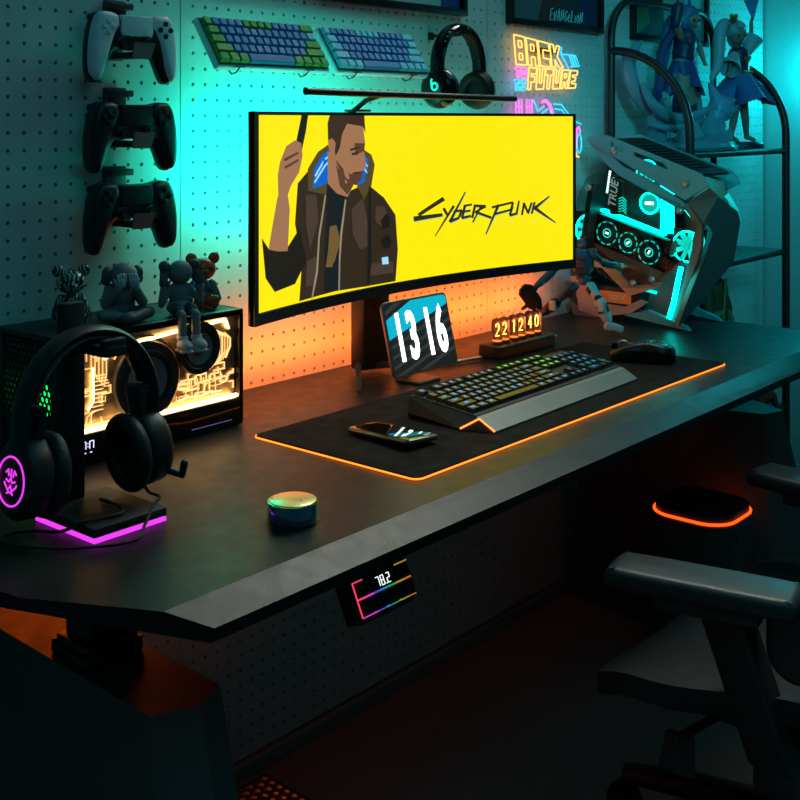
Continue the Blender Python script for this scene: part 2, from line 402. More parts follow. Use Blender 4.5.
ART = [('JB',[(1.2649,0.8238),(1.2728,0.8865),(1.2532,0.9473),(1.261,1.0101),(1.3004,1.0359),(1.3402,1.0204),(1.3802,0.9852),(1.4528,1.001),(1.5015,0.9737),(1.534,0.9413),(1.5405,0.8794),(1.534,0.8238),(1.4528,0.8241),(1.3642,0.8267)]),
('JD',[(1.1641,0.9332),(1.1833,0.9139),(1.2297,0.9091),(1.2689,0.9415),(1.2846,0.8852),(1.2532,0.8526),(1.1987,0.8474),(1.1741,0.8716)]),
('SK',[(1.2064,0.993),(1.2336,0.9945),(1.2391,0.9709),(1.2336,0.9065),(1.208,0.9083),(1.1817,0.9141),(1.1971,0.9651)]),
('BK',[(1.2571,1.0781),(1.2712,1.1253),(1.2894,1.1254),(1.283,1.0915),(1.272,1.062)]),
('BK',[(1.2204,1.0397),(1.2391,1.0448),(1.2438,1.02),(1.2297,1.005),(1.2204,1.0122)]),
('SK',[(1.2126,1.0457),(1.2297,1.0697),(1.2532,1.0782),(1.2704,1.0734),(1.2736,1.0528),(1.2649,1.0281),(1.2414,1.0066),(1.2336,0.9936),(1.208,0.9929),(1.2064,1.0261)]),
('S2',[(1.2219,1.0498),(1.261,1.06),(1.2641,1.0572),(1.2258,1.0457)]),
('S2',[(1.2235,1.0378),(1.261,1.0486),(1.2634,1.0454),(1.2266,1.0341)]),
('OL',[(1.2894,0.9972),(1.2878,1.0318),(1.3163,1.0586),(1.3442,1.0697),(1.3498,1.0554),(1.3402,1.0016),(1.3402,0.9874)]),
('BL',[(1.2973,0.9982),(1.2989,1.0244),(1.3259,1.0514),(1.3498,1.0625),(1.3578,1.0481),(1.3402,1.0063)]),
('BW',[(1.3068,1.0209),(1.3322,1.046),(1.3514,1.0549),(1.353,1.053),(1.3346,1.0431),(1.31,1.0179)]),
('BW',[(1.3052,1.0107),(1.3338,1.0366),(1.353,1.0473),(1.3546,1.0454),(1.337,1.0341),(1.3076,1.0078)]),
('OL',[(1.4407,1.0606),(1.465,1.0502),(1.4747,1.0325),(1.465,0.9955),(1.4447,0.9743),(1.4245,0.9974)]),
('BL',[(1.4366,1.0533),(1.4569,1.0429),(1.4585,1.0256),(1.4512,1.006),(1.4245,0.9974),(1.4245,1.017)]),
('BW',[(1.4415,1.0434),(1.4552,1.0316),(1.4544,1.0287),(1.4399,1.04)]),
('BW',[(1.4399,1.0336),(1.4536,1.0208),(1.4528,1.0178),(1.4383,1.0302)]),
('TE',[(1.3402,1.0016),(1.3642,0.9885),(1.3979,0.9842),(1.3819,0.9372),(1.3762,0.8276),(1.3322,0.8294),(1.3362,0.9078),(1.3402,0.9545)]),
('TN',[(1.3482,0.935),(1.3722,0.937),(1.3762,0.9041),(1.3578,0.8679),(1.337,0.8692),(1.3442,0.8977)]),
('SK',[(1.3426,1.058),(1.3722,1.0525),(1.4245,1.0121),(1.3979,0.9804),(1.3682,0.9883),(1.3426,1.0062)]),
('S2',[(1.3642,1.0408),(1.3979,1.006),(1.4189,1.005),(1.3979,0.9842),(1.3762,0.9998)]),
('SK',[(1.3482,1.0909),(1.3722,1.1074),(1.4407,1.1024),(1.4472,1.0703),(1.4447,1.0556),(1.4512,1.0283),(1.4407,1.0237),(1.4366,1.0091),(1.4237,0.9994),(1.4003,1.0034),(1.3722,1.0286),(1.3546,1.053)]),
('S2',[(1.3642,1.0456),(1.3923,1.0231),(1.4084,1.0186),(1.4407,1.0232),(1.4366,1.0086),(1.4237,0.9994),(1.4003,1.0034),(1.3762,1.0237)]),
('S2',[(1.4165,1.0708),(1.4463,1.0703),(1.4447,1.0566),(1.4205,1.0513)]),
('HA',[(1.4044,1.0614),(1.4302,1.0657),(1.431,1.0618),(1.406,1.0575)]),
('HA',[(1.4084,1.0545),(1.4286,1.056),(1.427,1.0511),(1.4108,1.0505)]),
('HA',[(1.4124,1.0213),(1.4334,1.0225),(1.4326,1.0191),(1.4132,1.0184)]),
('HA',[(1.3434,1.0721),(1.3418,1.1051),(1.3482,1.124),(1.4447,1.1246),(1.448,1.0876),(1.4399,1.099),(1.3963,1.104),(1.3819,1.0858),(1.3762,1.0644),(1.3642,1.0503),(1.3578,1.0766)]),
('SK',[(1.3434,1.0768),(1.3562,1.0804),(1.3642,1.0717),(1.361,1.0537),(1.3514,1.0521),(1.3442,1.065)]),
('J2',[(1.2807,0.9909),(1.31,0.9892),(1.3163,0.9469),(1.2925,0.9028),(1.283,0.9403)]),
('J2',[(1.4084,0.9594),(1.4407,0.977),(1.4528,0.9368),(1.4528,0.8923),(1.4326,0.8892),(1.4124,0.9154)]),
('J2',[(1.4771,0.96),(1.5015,0.9585),(1.5136,0.9325),(1.4933,0.9238),(1.4755,0.9352)]),
('J2',[(1.4609,0.8618),(1.5258,0.8604),(1.5275,0.8398),(1.4625,0.8408)]),
('J2',[(1.2846,0.8852),(1.3163,0.8911),(1.31,0.8453),(1.2815,0.8444)]),
('BK',[(1.4569,0.9959),(1.4625,0.9946),(1.465,0.8664),(1.4577,0.8275),(1.4528,0.828)]),
('ZP',[(1.3338,0.9878),(1.3378,0.9866),(1.3203,0.9186),(1.3147,0.8633),(1.3004,0.8234),(1.2965,0.824),(1.31,0.8685),(1.3163,0.9237)]),
('ZP',[(1.3899,0.9775),(1.3939,0.9767),(1.3819,0.918),(1.377,0.8753),(1.3754,0.8267),(1.3714,0.8268),(1.373,0.8805),(1.377,0.9232)]),
('BK',[(1.4901,0.9341),(1.5055,0.9457),(1.5177,0.9373),(1.5145,0.9223),(1.4974,0.9195)]),
('BK',[(1.4901,0.899),(1.508,0.9086),(1.521,0.9005),(1.5177,0.8855),(1.4982,0.8852)]),
('BW',[(1.4933,0.8696),(1.5112,0.8699),(1.5128,0.8566),(1.495,0.8573)])]
LOGO = [('KB',[(1.5868,0.9251),(1.6681,0.9293),(1.6668,0.935),(1.5848,0.934)]),
('KB',[(1.667,0.9432),(1.6776,0.9304),(1.6837,0.9323),(1.6739,0.9453)]),
('KB',[(1.7309,0.9725),(1.6844,0.9188),(1.6913,0.9159),(1.7332,0.9716)]),
('KB',[(1.6895,0.9154),(1.7155,0.9215),(1.7129,0.926),(1.6862,0.921)]),
('KB',[(1.6991,0.9342),(1.7231,0.9357),(1.7219,0.9398),(1.6981,0.9376)]),
('KB',[(1.7275,0.9469),(1.7192,0.924),(1.7259,0.9225),(1.7343,0.9454)]),
('KB',[(1.7254,0.9326),(1.7468,0.9338),(1.746,0.9374),(1.7245,0.9361)]),
('KB',[(1.7222,0.9202),(1.7483,0.9233),(1.7469,0.9274),(1.7205,0.9248)]),
('KB',[(1.7739,0.9435),(1.7508,0.9131),(1.7539,0.9118),(1.7785,0.9416)]),
('KB',[(1.7552,0.9421),(1.7891,0.9391),(1.7895,0.9439),(1.7555,0.9468)]),
('KB',[(1.7583,0.9303),(1.8035,0.9161),(1.8059,0.9205),(1.7607,0.9346)]),
('KB',[(1.8213,0.9442),(1.7881,0.8875),(1.7905,0.8867),(1.8284,0.9417)]),
('KB',[(1.8621,0.946),(1.8562,0.932),(1.8619,0.9305),(1.8678,0.9445)]),
('KB',[(1.8584,0.933),(1.811,0.9266),(1.8126,0.9225),(1.8598,0.9294)]),
('KB',[(1.8558,0.9177),(1.8763,0.9206),(1.8748,0.9249),(1.8541,0.9225)]),
('KB',[(1.8773,0.9206),(1.8835,0.9475),(1.8793,0.9482),(1.8714,0.9217)]),
('KB',[(1.8912,0.9422),(1.9033,0.9221),(1.9088,0.9236),(1.8974,0.9439)]),
('KB',[(1.9088,0.9203),(1.919,0.9421),(1.9142,0.9436),(1.9032,0.922)]),
('KB',[(1.9646,0.9544),(1.9197,0.9323),(1.9251,0.9272),(1.9662,0.9529)]),
('KB',[(1.922,0.9287),(1.9809,0.8979),(1.9823,0.8993),(1.9274,0.934)]),
('KD',[(1.6671,0.967),(1.5958,0.9398),(1.601,0.9343),(1.6738,0.96)]),
('KD',[(1.5856,0.9265),(1.6669,0.9307),(1.6656,0.9365),(1.5836,0.9355)]),
('KD',[(1.6658,0.9447),(1.6764,0.9319),(1.6825,0.9338),(1.6727,0.9468)]),
('KD',[(1.6953,0.9501),(1.6441,0.8953),(1.6464,0.8943),(1.7019,0.9469)]),
('KD',[(1.7297,0.9739),(1.6832,0.9203),(1.6901,0.9174),(1.7321,0.973)]),
('KD',[(1.6883,0.9169),(1.7143,0.923),(1.7117,0.9274),(1.685,0.9224)]),
('KD',[(1.7163,0.9243),(1.723,0.9385),(1.7173,0.9401),(1.7097,0.9261)]),
('KD',[(1.6979,0.9356),(1.7219,0.9372),(1.7207,0.9413),(1.6969,0.9391)]),
('KD',[(1.7263,0.9484),(1.718,0.9255),(1.7247,0.9239),(1.7331,0.9469)]),
('KD',[(1.7267,0.9446),(1.7499,0.9462),(1.7489,0.9503),(1.7256,0.9487)]),
('KD',[(1.7242,0.9341),(1.7456,0.9353),(1.7448,0.9389),(1.7233,0.9376)]),
('KD',[(1.721,0.9216),(1.7471,0.9248),(1.7457,0.9289),(1.7193,0.9263)]),
('KD',[(1.755,0.9477),(1.7466,0.9229),(1.7534,0.9214),(1.7617,0.9463)]),
('KD',[(1.7727,0.945),(1.7497,0.9146),(1.7527,0.9133),(1.7773,0.9431)]),
('KD',[(1.754,0.9436),(1.7879,0.9406),(1.7883,0.9454),(1.7543,0.9483)]),
('KD',[(1.7864,0.9452),(1.7571,0.9347),(1.7596,0.9315),(1.7898,0.9408)]),
('KD',[(1.7571,0.9318),(1.8023,0.9177),(1.8047,0.922),(1.7595,0.9361)]),
('KD',[(1.8201,0.9458),(1.7869,0.889),(1.7893,0.8882),(1.8272,0.9433)]),
('KD',[(1.8055,0.9373),(1.8645,0.9447),(1.8631,0.9489),(1.8039,0.942)]),
('KD',[(1.8609,0.9475),(1.855,0.9335),(1.8608,0.932),(1.8666,0.946)]),
('KD',[(1.8572,0.9345),(1.8098,0.9281),(1.8114,0.924),(1.8586,0.9309)]),
('KD',[(1.8598,0.9392),(1.8517,0.9229),(1.8582,0.921),(1.8654,0.9376)]),
('KD',[(1.8546,0.9192),(1.8751,0.9222),(1.8736,0.9264),(1.8529,0.924)]),
('KD',[(1.8761,0.9221),(1.8823,0.949),(1.8782,0.9498),(1.8703,0.9232)]),
('KD',[(1.8914,0.9196),(1.8973,0.9431),(1.8914,0.9442),(1.8855,0.9207)]),
('KD',[(1.89,0.9437),(1.9021,0.9237),(1.9076,0.9251),(1.8963,0.9454)]),
('KD',[(1.9077,0.9219),(1.9178,0.9437),(1.913,0.9451),(1.9021,0.9236)]),
('KD',[(1.9207,0.9455),(1.9125,0.922),(1.9183,0.9206),(1.9264,0.9442)]),
('KD',[(1.9635,0.956),(1.9186,0.9338),(1.9239,0.9287),(1.965,0.9544)]),
('KD',[(1.9209,0.9302),(1.9797,0.8994),(1.9812,0.9009),(1.9262,0.9356)])]
SCM = {'Y': em('yellow', (1.0, .80, .0), 1.06), 'JB': em('brown', (.030, .017, .009)), 'JD': em('dark', (.010, .006, .004)), 'SK': em('skin', (.36, .17, .085)), 'S2': em('skin_shade', (.10, .045, .024)),
       'BK': em('black', (.008, .007, .007)), 'OL': em('olive', (.085, .062, .018)), 'BL': em('blue', (.0, .13, .60)), 'BW': em('pale_blue', (.35, .75, 1.0)), 'TE': em('tee', (.006, .009, .012)), 'TN': em('tan', (.16, .095, .030)),
       'HA': em('hair', (.045, .022, .012)), 'J2': em('brown_light', (.065, .040, .025)), 'ZP': em('zip', (.30, .24, .17)), 'KD': em('letter_dark', (.028, .022, .008)), 'KB': em('letter_edge', (.10, .45, .42)), 'NM': em('numerals', (.62, .62, .28))}
keys = list(SCM); b = B()
curved([(1.149, .8210), (2.028, .8210), (2.028, 1.1185), (1.149, 1.1185)], .0002, 0, b)
scr_o = b.build('screen', [SCM['Y']], mon, smooth=0)
b = B()
for k, (nme, poly) in enumerate(ART): curved(poly, .0006+.00004*k, keys.index(nme), b)
b.build('figure_picture', [SCM[k] for k in keys], scr_o, smooth=0)
b = B()
for k, (nme, poly) in enumerate(LOGO): curved(poly, .0006 if nme == 'KB' else .0009, keys.index(nme), b)
for ch, x in zip('2077', (1.829, 1.860, 1.894, 1.924)):
    t = B(); t.text(ch, .0135, T(0, 0, 0), 0.0, bold=.0002)
    b.add([(x+p[0]*.8, curve_y(x)-.0008, .9035+p[1]-.0001*0) for p in t.v], t.f, keys.index('NM'))
b.build('title_lettering', [SCM[k] for k in keys], scr_o, smooth=0)
STANDM = mat('stand_dark_metal', (.05, .045, .042), .35, metal=.6)
b = B(); b.box((1.535, -.078, .78), (.070, .036, .235), .006); b.box((1.55, -.076, .93), (.11, .03, .11), .008); b.box((1.56, -.098, .95), (.10, .036, .10), .004)
st = b.build('stand_column', STANDM, mon)
b = B()
for dx, dy in ((-.100, -.085), (.20, -.07)):
    b.add(*(lambda q: ([(1.50+q[0][0], -.09+q[0][1], .663), (1.50+q[1][0], -.09+q[1][1], .663), (1.50+q[2][0], -.09+q[2][1], .657), (1.50+q[3][0], -.09+q[3][1], .657), (1.50+q[0][0], -.09+q[0][1], .676), (1.50+q[1][0], -.09+q[1][1], .676), (1.50+q[2][0], -.09+q[2][1], .661), (1.50+q[3][0], -.09+q[3][1], .661)],
        [(0, 1, 2, 3), (7, 6, 5, 4), (0, 4, 5, 1), (1, 5, 6, 2), (2, 6, 7, 3), (3, 7, 4, 0)]))([(-.008, .01), (.008, .01), (dx+.006, dy), (dx-.006, dy)]))
b.build('stand_foot', mat('stand_bright_metal', (.35, .30, .25), .3, metal=.9), mon, smooth=0)
# light bar clipped on the monitor
lb_ = thing('monitor_light_bar', 'slim dark light bar clipped above the curved monitor', 'light bar', (1.48, -.2, 1.15))
b = B(); b.tube([(1.219, -.235, 1.1535), (1.766, -.235, 1.1495)], .0056, 14); b.cyl((1.215, -.235, 1.1535), (1.2195, -.235, 1.1535), .0060, n=14); b.build('bar', BLACK, lb_)
b = B(); b.tube([(1.425, -.232, 1.1515), (1.425, -.20, 1.151), (1.428, -.165, 1.143), (1.43, -.140, 1.129), (1.432, -.096, 1.105)], .0045, 8); b.box((1.432, -.142, 1.1260), (.03, .035, .004), .001); b.build('clip_arm', BLACK, lb_)
b = B(); b.box((1.432, -.094, 1.098), (.04, .022, .05), .005); b.build('counterweight', BLACK, lb_)

# ================================================================== CONTROLLERS
half = [(0, .045), (.030, .0455), (.050, .049), (.063, .046), (.071, .030), (.076, .005), (.0775, -.020), (.076, -.042), (.069, -.054), (.060, -.055), (.053, -.046), (.045, -.028), (.036, -.012), (.026, -.006), (0, -.006)]
CO = half+[(-x, y) for x, y in half[-2:0:-1]]
CO = [(p.x, p.y) for p in cr([(x, y, 0) for x, y in CO], 3, True)]
def controller(x, z, shell, dark, name, label, group):
    root = thing(name, label, 'game controller', (x, -.045, z), group)
    M = WALL(x, -.050, z)
    b = B(M); b.rprism(CO, -.022, .012, .014); b.build('body', dark, root)
    gl = [(-.032, .0445), (-.050, .048), (-.062, .045), (-.070, .030), (-.075, .005), (-.0765, -.018), (-.075, -.040), (-.068, -.051), (-.062, -.050), (-.054, -.036), (-.044, -.005), (-.034, .020), (-.028, .027)]
    gl = [(p.x, p.y) for p in cr([(a, c, 0) for a, c in gl], 3, True)]
    for s in (1, -1):
        b = B(M); b.rprism([(s*a*1.012, c*1.012) for a, c in gl], -.008, .0155, .009); b.build('grip_shell', shell, root)
    b = B(M); b.rprism([(-.0270, .0445), (.0270, .0445), (.0290, .020), (.026, .014), (-.026, .014), (-.0290, .020)], .004, .0155, .002); b.build('touchpad', shell, root)
    for s in (1, -1):
        b = B(M); b.lathe([(.0105, .010), (.0105, .013), (.006, .015), (.006, .020), (.0095, .022), (.0095, .0245), (.007, .0242), (.002, .0235)], 24, T(s*.0245, .004, 0)); b.build('thumbstick', dark, root)
    b = B(M)
    for dx, dy in ((.008, 0), (-.008, 0), (0, .008), (0, -.008)): b.box((-.051+dx, .026+dy, .0155), (.0068, .0068, .004), .0012)
    b.build('direction_pad', shell, root)
    for dx, dy in ((.0095, 0), (-.0095, 0), (0, .0095), (0, -.0095)):
        b = B(M); b.lathe([(.0042, .014), (.0042, .0168), (.0034, .0176), (.0001, .0178)], 16, T(.051+dx, .026+dy, 0)); b.build('button', dark, root)
    for s in (1, -1):
        b = B(M); b.box((s*.052, .040, -.010), (.034, .012, .016), .005); b.build('trigger', dark, root)
    return root
def hook(x, z, label):
    root = thing('controller_hook', label, 'hook', (x, 0, z), 'controller hooks on the pegboard')
    M = WALL(x, -.001, z)
    b = B(M); b.box((0, .046, .006), (.037, .05, .010), .002); b.box((.003, .062, .014), (.040, .010, .020), .002)
    b.build('back_plate', DGREY, root)
    b = B(M); b.box((0, .005, .040), (.016, .09, .010), .002) if False else b.box((0, -.014, .0385), (.020, .010, .073), .002); b.box((0, .01, .004), (.03, .06, .006), .001)
    b.build('arm', DGREY, root)
    b = B(M)
    b.add([(-.016, -.020, .074), (.016, -.020, .074), (.019, .004, .082), (-.019, .004, .082), (-.014, -.018, .068), (.014, -.018, .068), (.016, .002, .076), (-.016, .002, .076)], [(0, 1, 2, 3), (7, 6, 5, 4), (0, 4, 5, 1), (1, 5, 6, 2), (2, 6, 7, 3), (3, 7, 4, 0)])
    b.build('lip', GREYP, root, smooth=0)
CW = mat('controller_white', (.72, .75, .80), .35); CB = mat('controller_black', (.014, .014, .016), .40)
CX = 1.034
for i, (z, lab) in enumerate(((1.220, 'white and black game controller, topmost of the three on the wall'), (1.088, 'black game controller, middle one of the three on the wall'), (.969, 'black game controller, lowest of the three on the wall'))):
    controller(CX, z, CW if i == 0 else CB, CB, 'game_controller', lab, 'game controllers hung on the pegboard')
    hook(CX, z, ('grey hook holding the white game controller', 'grey hook holding the middle black controller', 'grey hook holding the lowest black controller')[i])

# ================================================================== MINI KEYBOARDS ON THE WALL
def mini(xl, lab, case, cols):
    root = thing('mini_keyboard', lab, 'keyboard', (xl+.125, -.05, 1.19), 'mini keyboards hung on the pegboard')
    M = frame((xl+.003, -.083, 1.197), (1, 0, 0), (0, .055, .081))
    W_, H_ = .2535, .098
    b = B(M); b.rprism(rrect(W_, H_, .004, 4, W_/2, H_/2), -.016, -.003, .003); b.build('case', case, root)
    b = B(M); b.box((W_/2, H_/2, -.0035), (W_-.006, H_-.006, .003)); b.build('key_plate', DGREY, root)
    u = (W_-.008)/15; v = (H_-.010)/5
    rows = [[1]*13+[2], [1.5]+[1]*12+[1.5], [1.75]+[1]*11+[2.25], [2.25]+[1]*10+[2.75], [1.25]*3+[6.25]+[1.25]*4]
    for r, row in enumerate(rows):
        x = .004; y = H_-.005-v*(r+.5)
        for c, w in enumerate(row):
            m = cols[0]
            if r == 0 and (c == 0 or c == 13): m = cols[1]
            elif r == 0 and 5 <= c <= 8: m = cols[1]
            elif r in (1, 2, 3) and (c == 0): m = cols[1]
            elif r == 1 and c == 13: m = cols[2]
            elif r in (2, 3) and c == len(row)-1: m = cols[1]
            elif r == 4: m = cols[0] if c == 3 else cols[1]
            kw = w*u-.0012; kd = v-.0012
            b = B(M @ T(x+w*u/2, y, 0))
            bt = [(-kw/2, -kd/2), (kw/2, -kd/2), (kw/2, kd/2), (-kw/2, kd/2)]
            tp = [(p[0]*(1-.0042/kw), p[1]*.76+.0006) for p in bt]
            tq = [(p[0]*(1-.0030/kw), p[1]*.84+.0004) for p in bt]
            b.add([(*p, -.002) for p in bt]+[(*p, .0055) for p in tq]+[(*p, .0065) for p in tp], [(0, 1, 5, 4), (1, 2, 6, 5), (2, 3, 7, 6), (3, 0, 4, 7), (4, 5, 9, 8), (5, 6, 10, 9), (6, 7, 11, 10), (7, 4, 8, 11), (8, 9, 10, 11)])
            b.build('key', m, root, smooth=0); x += w*u
KB1 = mat('keycap_blue', (.0, .24, .55), .65); KG = mat('keycap_green', (.02, .38, .06), .65); KP = mat('keycap_pale', (.08, .58, .76), .65)
CASEW = mat('case_white', (.42, .70, .78), .45)
mini(1.173, 'mini keyboard with blue and green keycaps, on the wall above the monitor', CASEW, (KB1, KG, KP))
mini(1.446, 'mini keyboard with blue and pale keycaps, on the wall beside black headphones', CASEW, (KB1, KP, KP))
for x, q in ((1.215, 'green keyed mini keyboard, left end'), (1.37, 'green keyed mini keyboard, right end'), (1.49, 'pale keyed mini keyboard, left end'), (1.645, 'pale keyed mini keyboard, right end')):
    b = B(); b.tube([(x, .003, 1.232), (x, -.028, 1.221), (x, -.067, 1.1835), (x, -.078, 1.1860), (x, -.0875, 1.1945)], .0014, 8); b.tube([(x-.010, -.0885, 1.195), (x+.010, -.0885, 1.195)], .0014, 8)
    tag(b.build('wall_peg', STEEL), 'thin peg under the '+q, 'peg', 'pegs under the mini keyboards')

# ================================================================== HEADPHONES ON THE WALL
hp = thing('headphones', 'black over ear headphones hung on the pegboard beside the neon sign', 'headphones', (1.82, -.09, 1.13))
M = T(1.802, -.075, 1.183) @ RZ(math.radians(5)) @ Matrix.Diagonal((.88, .95, .95, 1))
pts = [(.088*math.cos(a), 0, .035+.084*math.sin(a)) for a in [PI*i/24 for i in range(25)]]
pts = [(.090, 0, -.005)]+pts+[(-.090, 0, -.005)]
b = B(M); b.tube(pts, .0170, 14, sx=.40, up=(0, 1, 0)); b.build('headband', BLACKG, hp)
b = B(M); b.tube([(p[0]*.93, p[1], p[2]*.945) for p in pts[3:-3]], .0145, 12, sx=.42, up=(0, 1, 0)); b.build('band_pad', BLACKM, hp)
b = B(M)
for k in range(3): b.box((-.058-.008*k, -.0125, .103-.010*k), (.007, .003, .004), .001, 0, M=None)
b.build('band_lettering', mat('pale_print', (.5, .6, .6), .5), hp)
for s in (-1, 1):
    A = M @ T(s*.084, 0, -.012) @ RY(s*PI/2) @ RZ(0)
    b = B(A); b.lathe([(.0001, .016), (.030, .016), (.034, .013), (.041, .004), (.042, -.004), (.038, -.010)], 36); cup = b.build('ear_cup', BLACKG if s < 0 else BLACK, hp)
    b = B(A); b.torus(.028, .0105, T(0, 0, -.018), sx=1.0); b.lathe([(.038, -.008), (.038, -.014)], 36); b.build('ear_cushion', BLACKM, cup)
    if s < 0:
        G = mat('logo_mint', (.35, .85, .75), .3, emit=(.0, .8, .62), es=.8, var=0)
        b = B(frame(A @ V((0, 0, .0166)), (0, -1, 0), (0, 0, 1)))
        b.torus(.0068, .0022, T(.001, .003, 0), n=28, k=8); b.tube([(-.0060, .003, 0), (-.0068, .014, 0), (-.0052, .018, 0)], .0022, 8)
        tag(b.build('logo', G, cup), 'pale mint round logo with an upright stroke')
b = B(); b.box((1.802, -.004, 1.280), (.014, .008, .016), .002); b.tube([(1.802, -.004, 1.280), (1.802, -.070, 1.2795), (1.802, -.094, 1.2815), (1.802, -.099, 1.292)], .0035, 10)
tag(b.build('headphone_hook', STEEL), 'small black wall hook under the hanging headphones band', 'hook')

# ================================================================== NEON SIGN
neon = thing('neon_sign', 'glowing neon sign with yellow, pink and blue lettering on the wall', 'neon sign', (2.2, -.02, 1.06))
NY = glow('neon_yellow', (1.0, .52, .10), 1.9); NPK = glow('neon_pink', (1.0, .16, .80), 1.7); NB = glow('neon_blue', (.03, .55, 1.0), 1.7)
LT = {'B': [[(0, 0), (1, 0), (1, 1), (0, 1)], [(.35, .17), (.65, .17), (.65, .4), (.35, .4)], [(.35, .6), (.65, .6), (.65, .83), (.35, .83)]],
      'A': [[(0, 0), (.33, 0), (.33, .33), (.67, .33), (.67, 0), (1, 0), (1, 1), (0, 1)], [(.35, .55), (.65, .55), (.65, .8), (.35, .8)]],
      'C': [[(0, 0), (1, 0), (1, .34), (.38, .34), (.38, .68), (1, .68), (1, 1), (0, 1)]],
      'K': [[(0, 0), (.36, 0), (.36, .36), (.65, 0), (1.1, 0), (.62, .5), (1, 1), (.68, 1), (.36, .62), (.36, 1), (0, 1)]],
      'F': [[(0, 0), (.38, 0), (.38, .34), (.85, .34), (.85, .6), (.38, .6), (.38, .72), (1, .72), (1, 1), (0, 1)]],
      'U': [[(0, 0), (1, 0), (1, 1), (.66, 1), (.66, .3), (.34, .3), (.34, 1), (0, 1)]],
      'T': [[(.32, 0), (.68, 0), (.68, .7), (1, .7), (1, 1), (0, 1), (0, .7), (.32, .7)]],
      'R': [[(0, 0), (.33, 0), (.33, .34), (.5, .34), (.68, 0), (1, 0), (.82, .4), (1, .5), (1, 1), (0, 1)], [(.35, .58), (.66, .58), (.66, .8), (.35, .8)]],
      'E': [[(0, 0), (1, 0), (1, .26), (.38, .26), (.38, .40), (.85, .40), (.85, .62), (.38, .62), (.38, .74), (1, .74), (1, 1), (0, 1)]],
      'O': [[(0, 0), (1, 0), (1, 1), (0, 1)], [(.36, .3), (.64, .3), (.64, .7), (.36, .7)]],
      'H': [[(0, 0), (.33, 0), (.33, .36), (.67, .36), (.67, 0), (1, 0), (1, 1), (.67, 1), (.67, .64), (.33, .64), (.33, 1), (0, 1)]]}
def neon_word(word, q, m, name, r=.0017, gap=.10):
    TL, TR, BL, BR = q; n = len(word); b = B(); w = 1/n
    for i, c in enumerate(word):
        for loop in LT[c]:
            pts = []
            for x, y in loop:
                u = (i+gap/2+x*(1-gap))*w
                t = (TL[0]*(1-u)+TR[0]*u, TL[1]*(1-u)+TR[1]*u); d = (BL[0]*(1-u)+BR[0]*u, BL[1]*(1-u)+BR[1]*u)
                pts.append((d[0]*(1-y)+t[0]*y, -.018, d[1]*(1-y)+t[1]*y))
            fine = []
            for k in range(len(pts)):
                a = V(pts[k]); c2 = V(pts[(k+1) % len(pts)]); L_ = (c2-a).length; e = min(.0012/max(L_, 1e-6), .3)
                fine += [a.lerp(c2, e), a.lerp(c2, 1-e)]
            b.tube(fine, r, 8, closed=True)
    return tag(b.build(name, m, neon), None)
tag(neon_word('BACK', ((2.072, 1.299), (2.264, 1.281), (2.081, 1.233), (2.275, 1.232)), NY, 'lettering'), 'yellow outlined word BACK')
tag(neon_word('FUTURE', ((2.132, 1.228), (2.342, 1.227), (2.127, 1.178), (2.331, 1.186)), NY, 'lettering'), 'yellow outlined word FUTURE')
tag(neon_word('TO', ((2.079, 1.227), (2.127, 1.227), (2.079, 1.204), (2.126, 1.204)), NPK, 'lettering', .0014), 'pink outlined word TO')
tag(neon_word('THE', ((2.077, 1.200), (2.124, 1.200), (2.075, 1.175), (2.122, 1.176)), NB, 'lettering', .0012), 'blue outlined word THE')
def lines(name, m, ls, r=.0017, lab=None):
    b = B()
    for l in ls: b.tube([(x, -.018, z) for x, z in l], r, 8)
    return tag(b.build(name, m, neon), lab)
lines('arrow', NB, [[(2.270, 1.280), (2.266, 1.264), (2.300, 1.232)], [(2.270, 1.264), (2.330, 1.263), (2.348, 1.238), (2.310, 1.236)], [(2.302, 1.262), (2.318, 1.238)], [(2.312, 1.262), (2.327, 1.238)], [(2.322, 1.262), (2.337, 1.238)]], lab='blue arrow outline')
lines('pink_bars', NPK, [[(x+dx, 1.157), (x+dx+.001, 1.05)] for x in (2.083, 2.125) for dx in (0, .011, .022)]+[[(x, z), (x+.023, z)] for x in (2.083, 2.125) for z in (1.14, 1.12, 1.08)])
lines('car_outline', NB, [[(2.152, 1.155), (2.170, 1.130), (2.196, 1.142)], [(2.172, 1.118), (2.212, 1.136)], [(2.235, 1.147), (2.268, 1.146), (2.300, 1.124), (2.300, 1.118)], [(2.240, 1.136), (2.270, 1.134), (2.298, 1.112)], [(2.222, 1.132), (2.232, 1.108)], [(2.316, 1.110), (2.355, 1.100)], [(2.295, 1.082), (2.330, 1.082)], [(2.295, 1.054), (2.328, 1.056)], [(2.10, 1.05), (2.30, 1.04)], [(2.10, 1.09), (2.25, 1.10)]])
lines('pink_arcs', NPK, [[(p[0], p[1]) for p in [(2.190, 1.154), (2.204, 1.156), (2.222, 1.146), (2.234, 1.126), (2.238, 1.100)]], [(2.186, 1.150), (2.204, 1.152), (2.218, 1.142), (2.229, 1.122), (2.233, 1.100)], [(2.352, 1.080), (2.346, 1.094), (2.337, 1.090), (2.332, 1.062), (2.330, 1.040)]], .0022)
b = B(); b.tube([(2.347+.010*math.cos(a), -.018, 1.054+.023*math.sin(a)) for a in [2*PI*i/24 for i in range(24)]], .0017, 8, closed=True); b.build('wheel_ring', NB, neon)
lines('tail_light', NY, [[(2.330, 1.036), (2.336, 1.024), (2.345, 1.022)], [(2.185, 1.118), (2.20, 1.114)]], .0024)
b = B(); b.box((2.21, -.008, 1.27), (.10, .004, .012)); b.box((2.21, -.008, 1.07), (.10, .004, .012))
for x, z in ((2.18, 1.27), (2.24, 1.27), (2.18, 1.07), (2.24, 1.07)): b.cyl((x, 0, z), (x, -.017, z), .003, n=8)
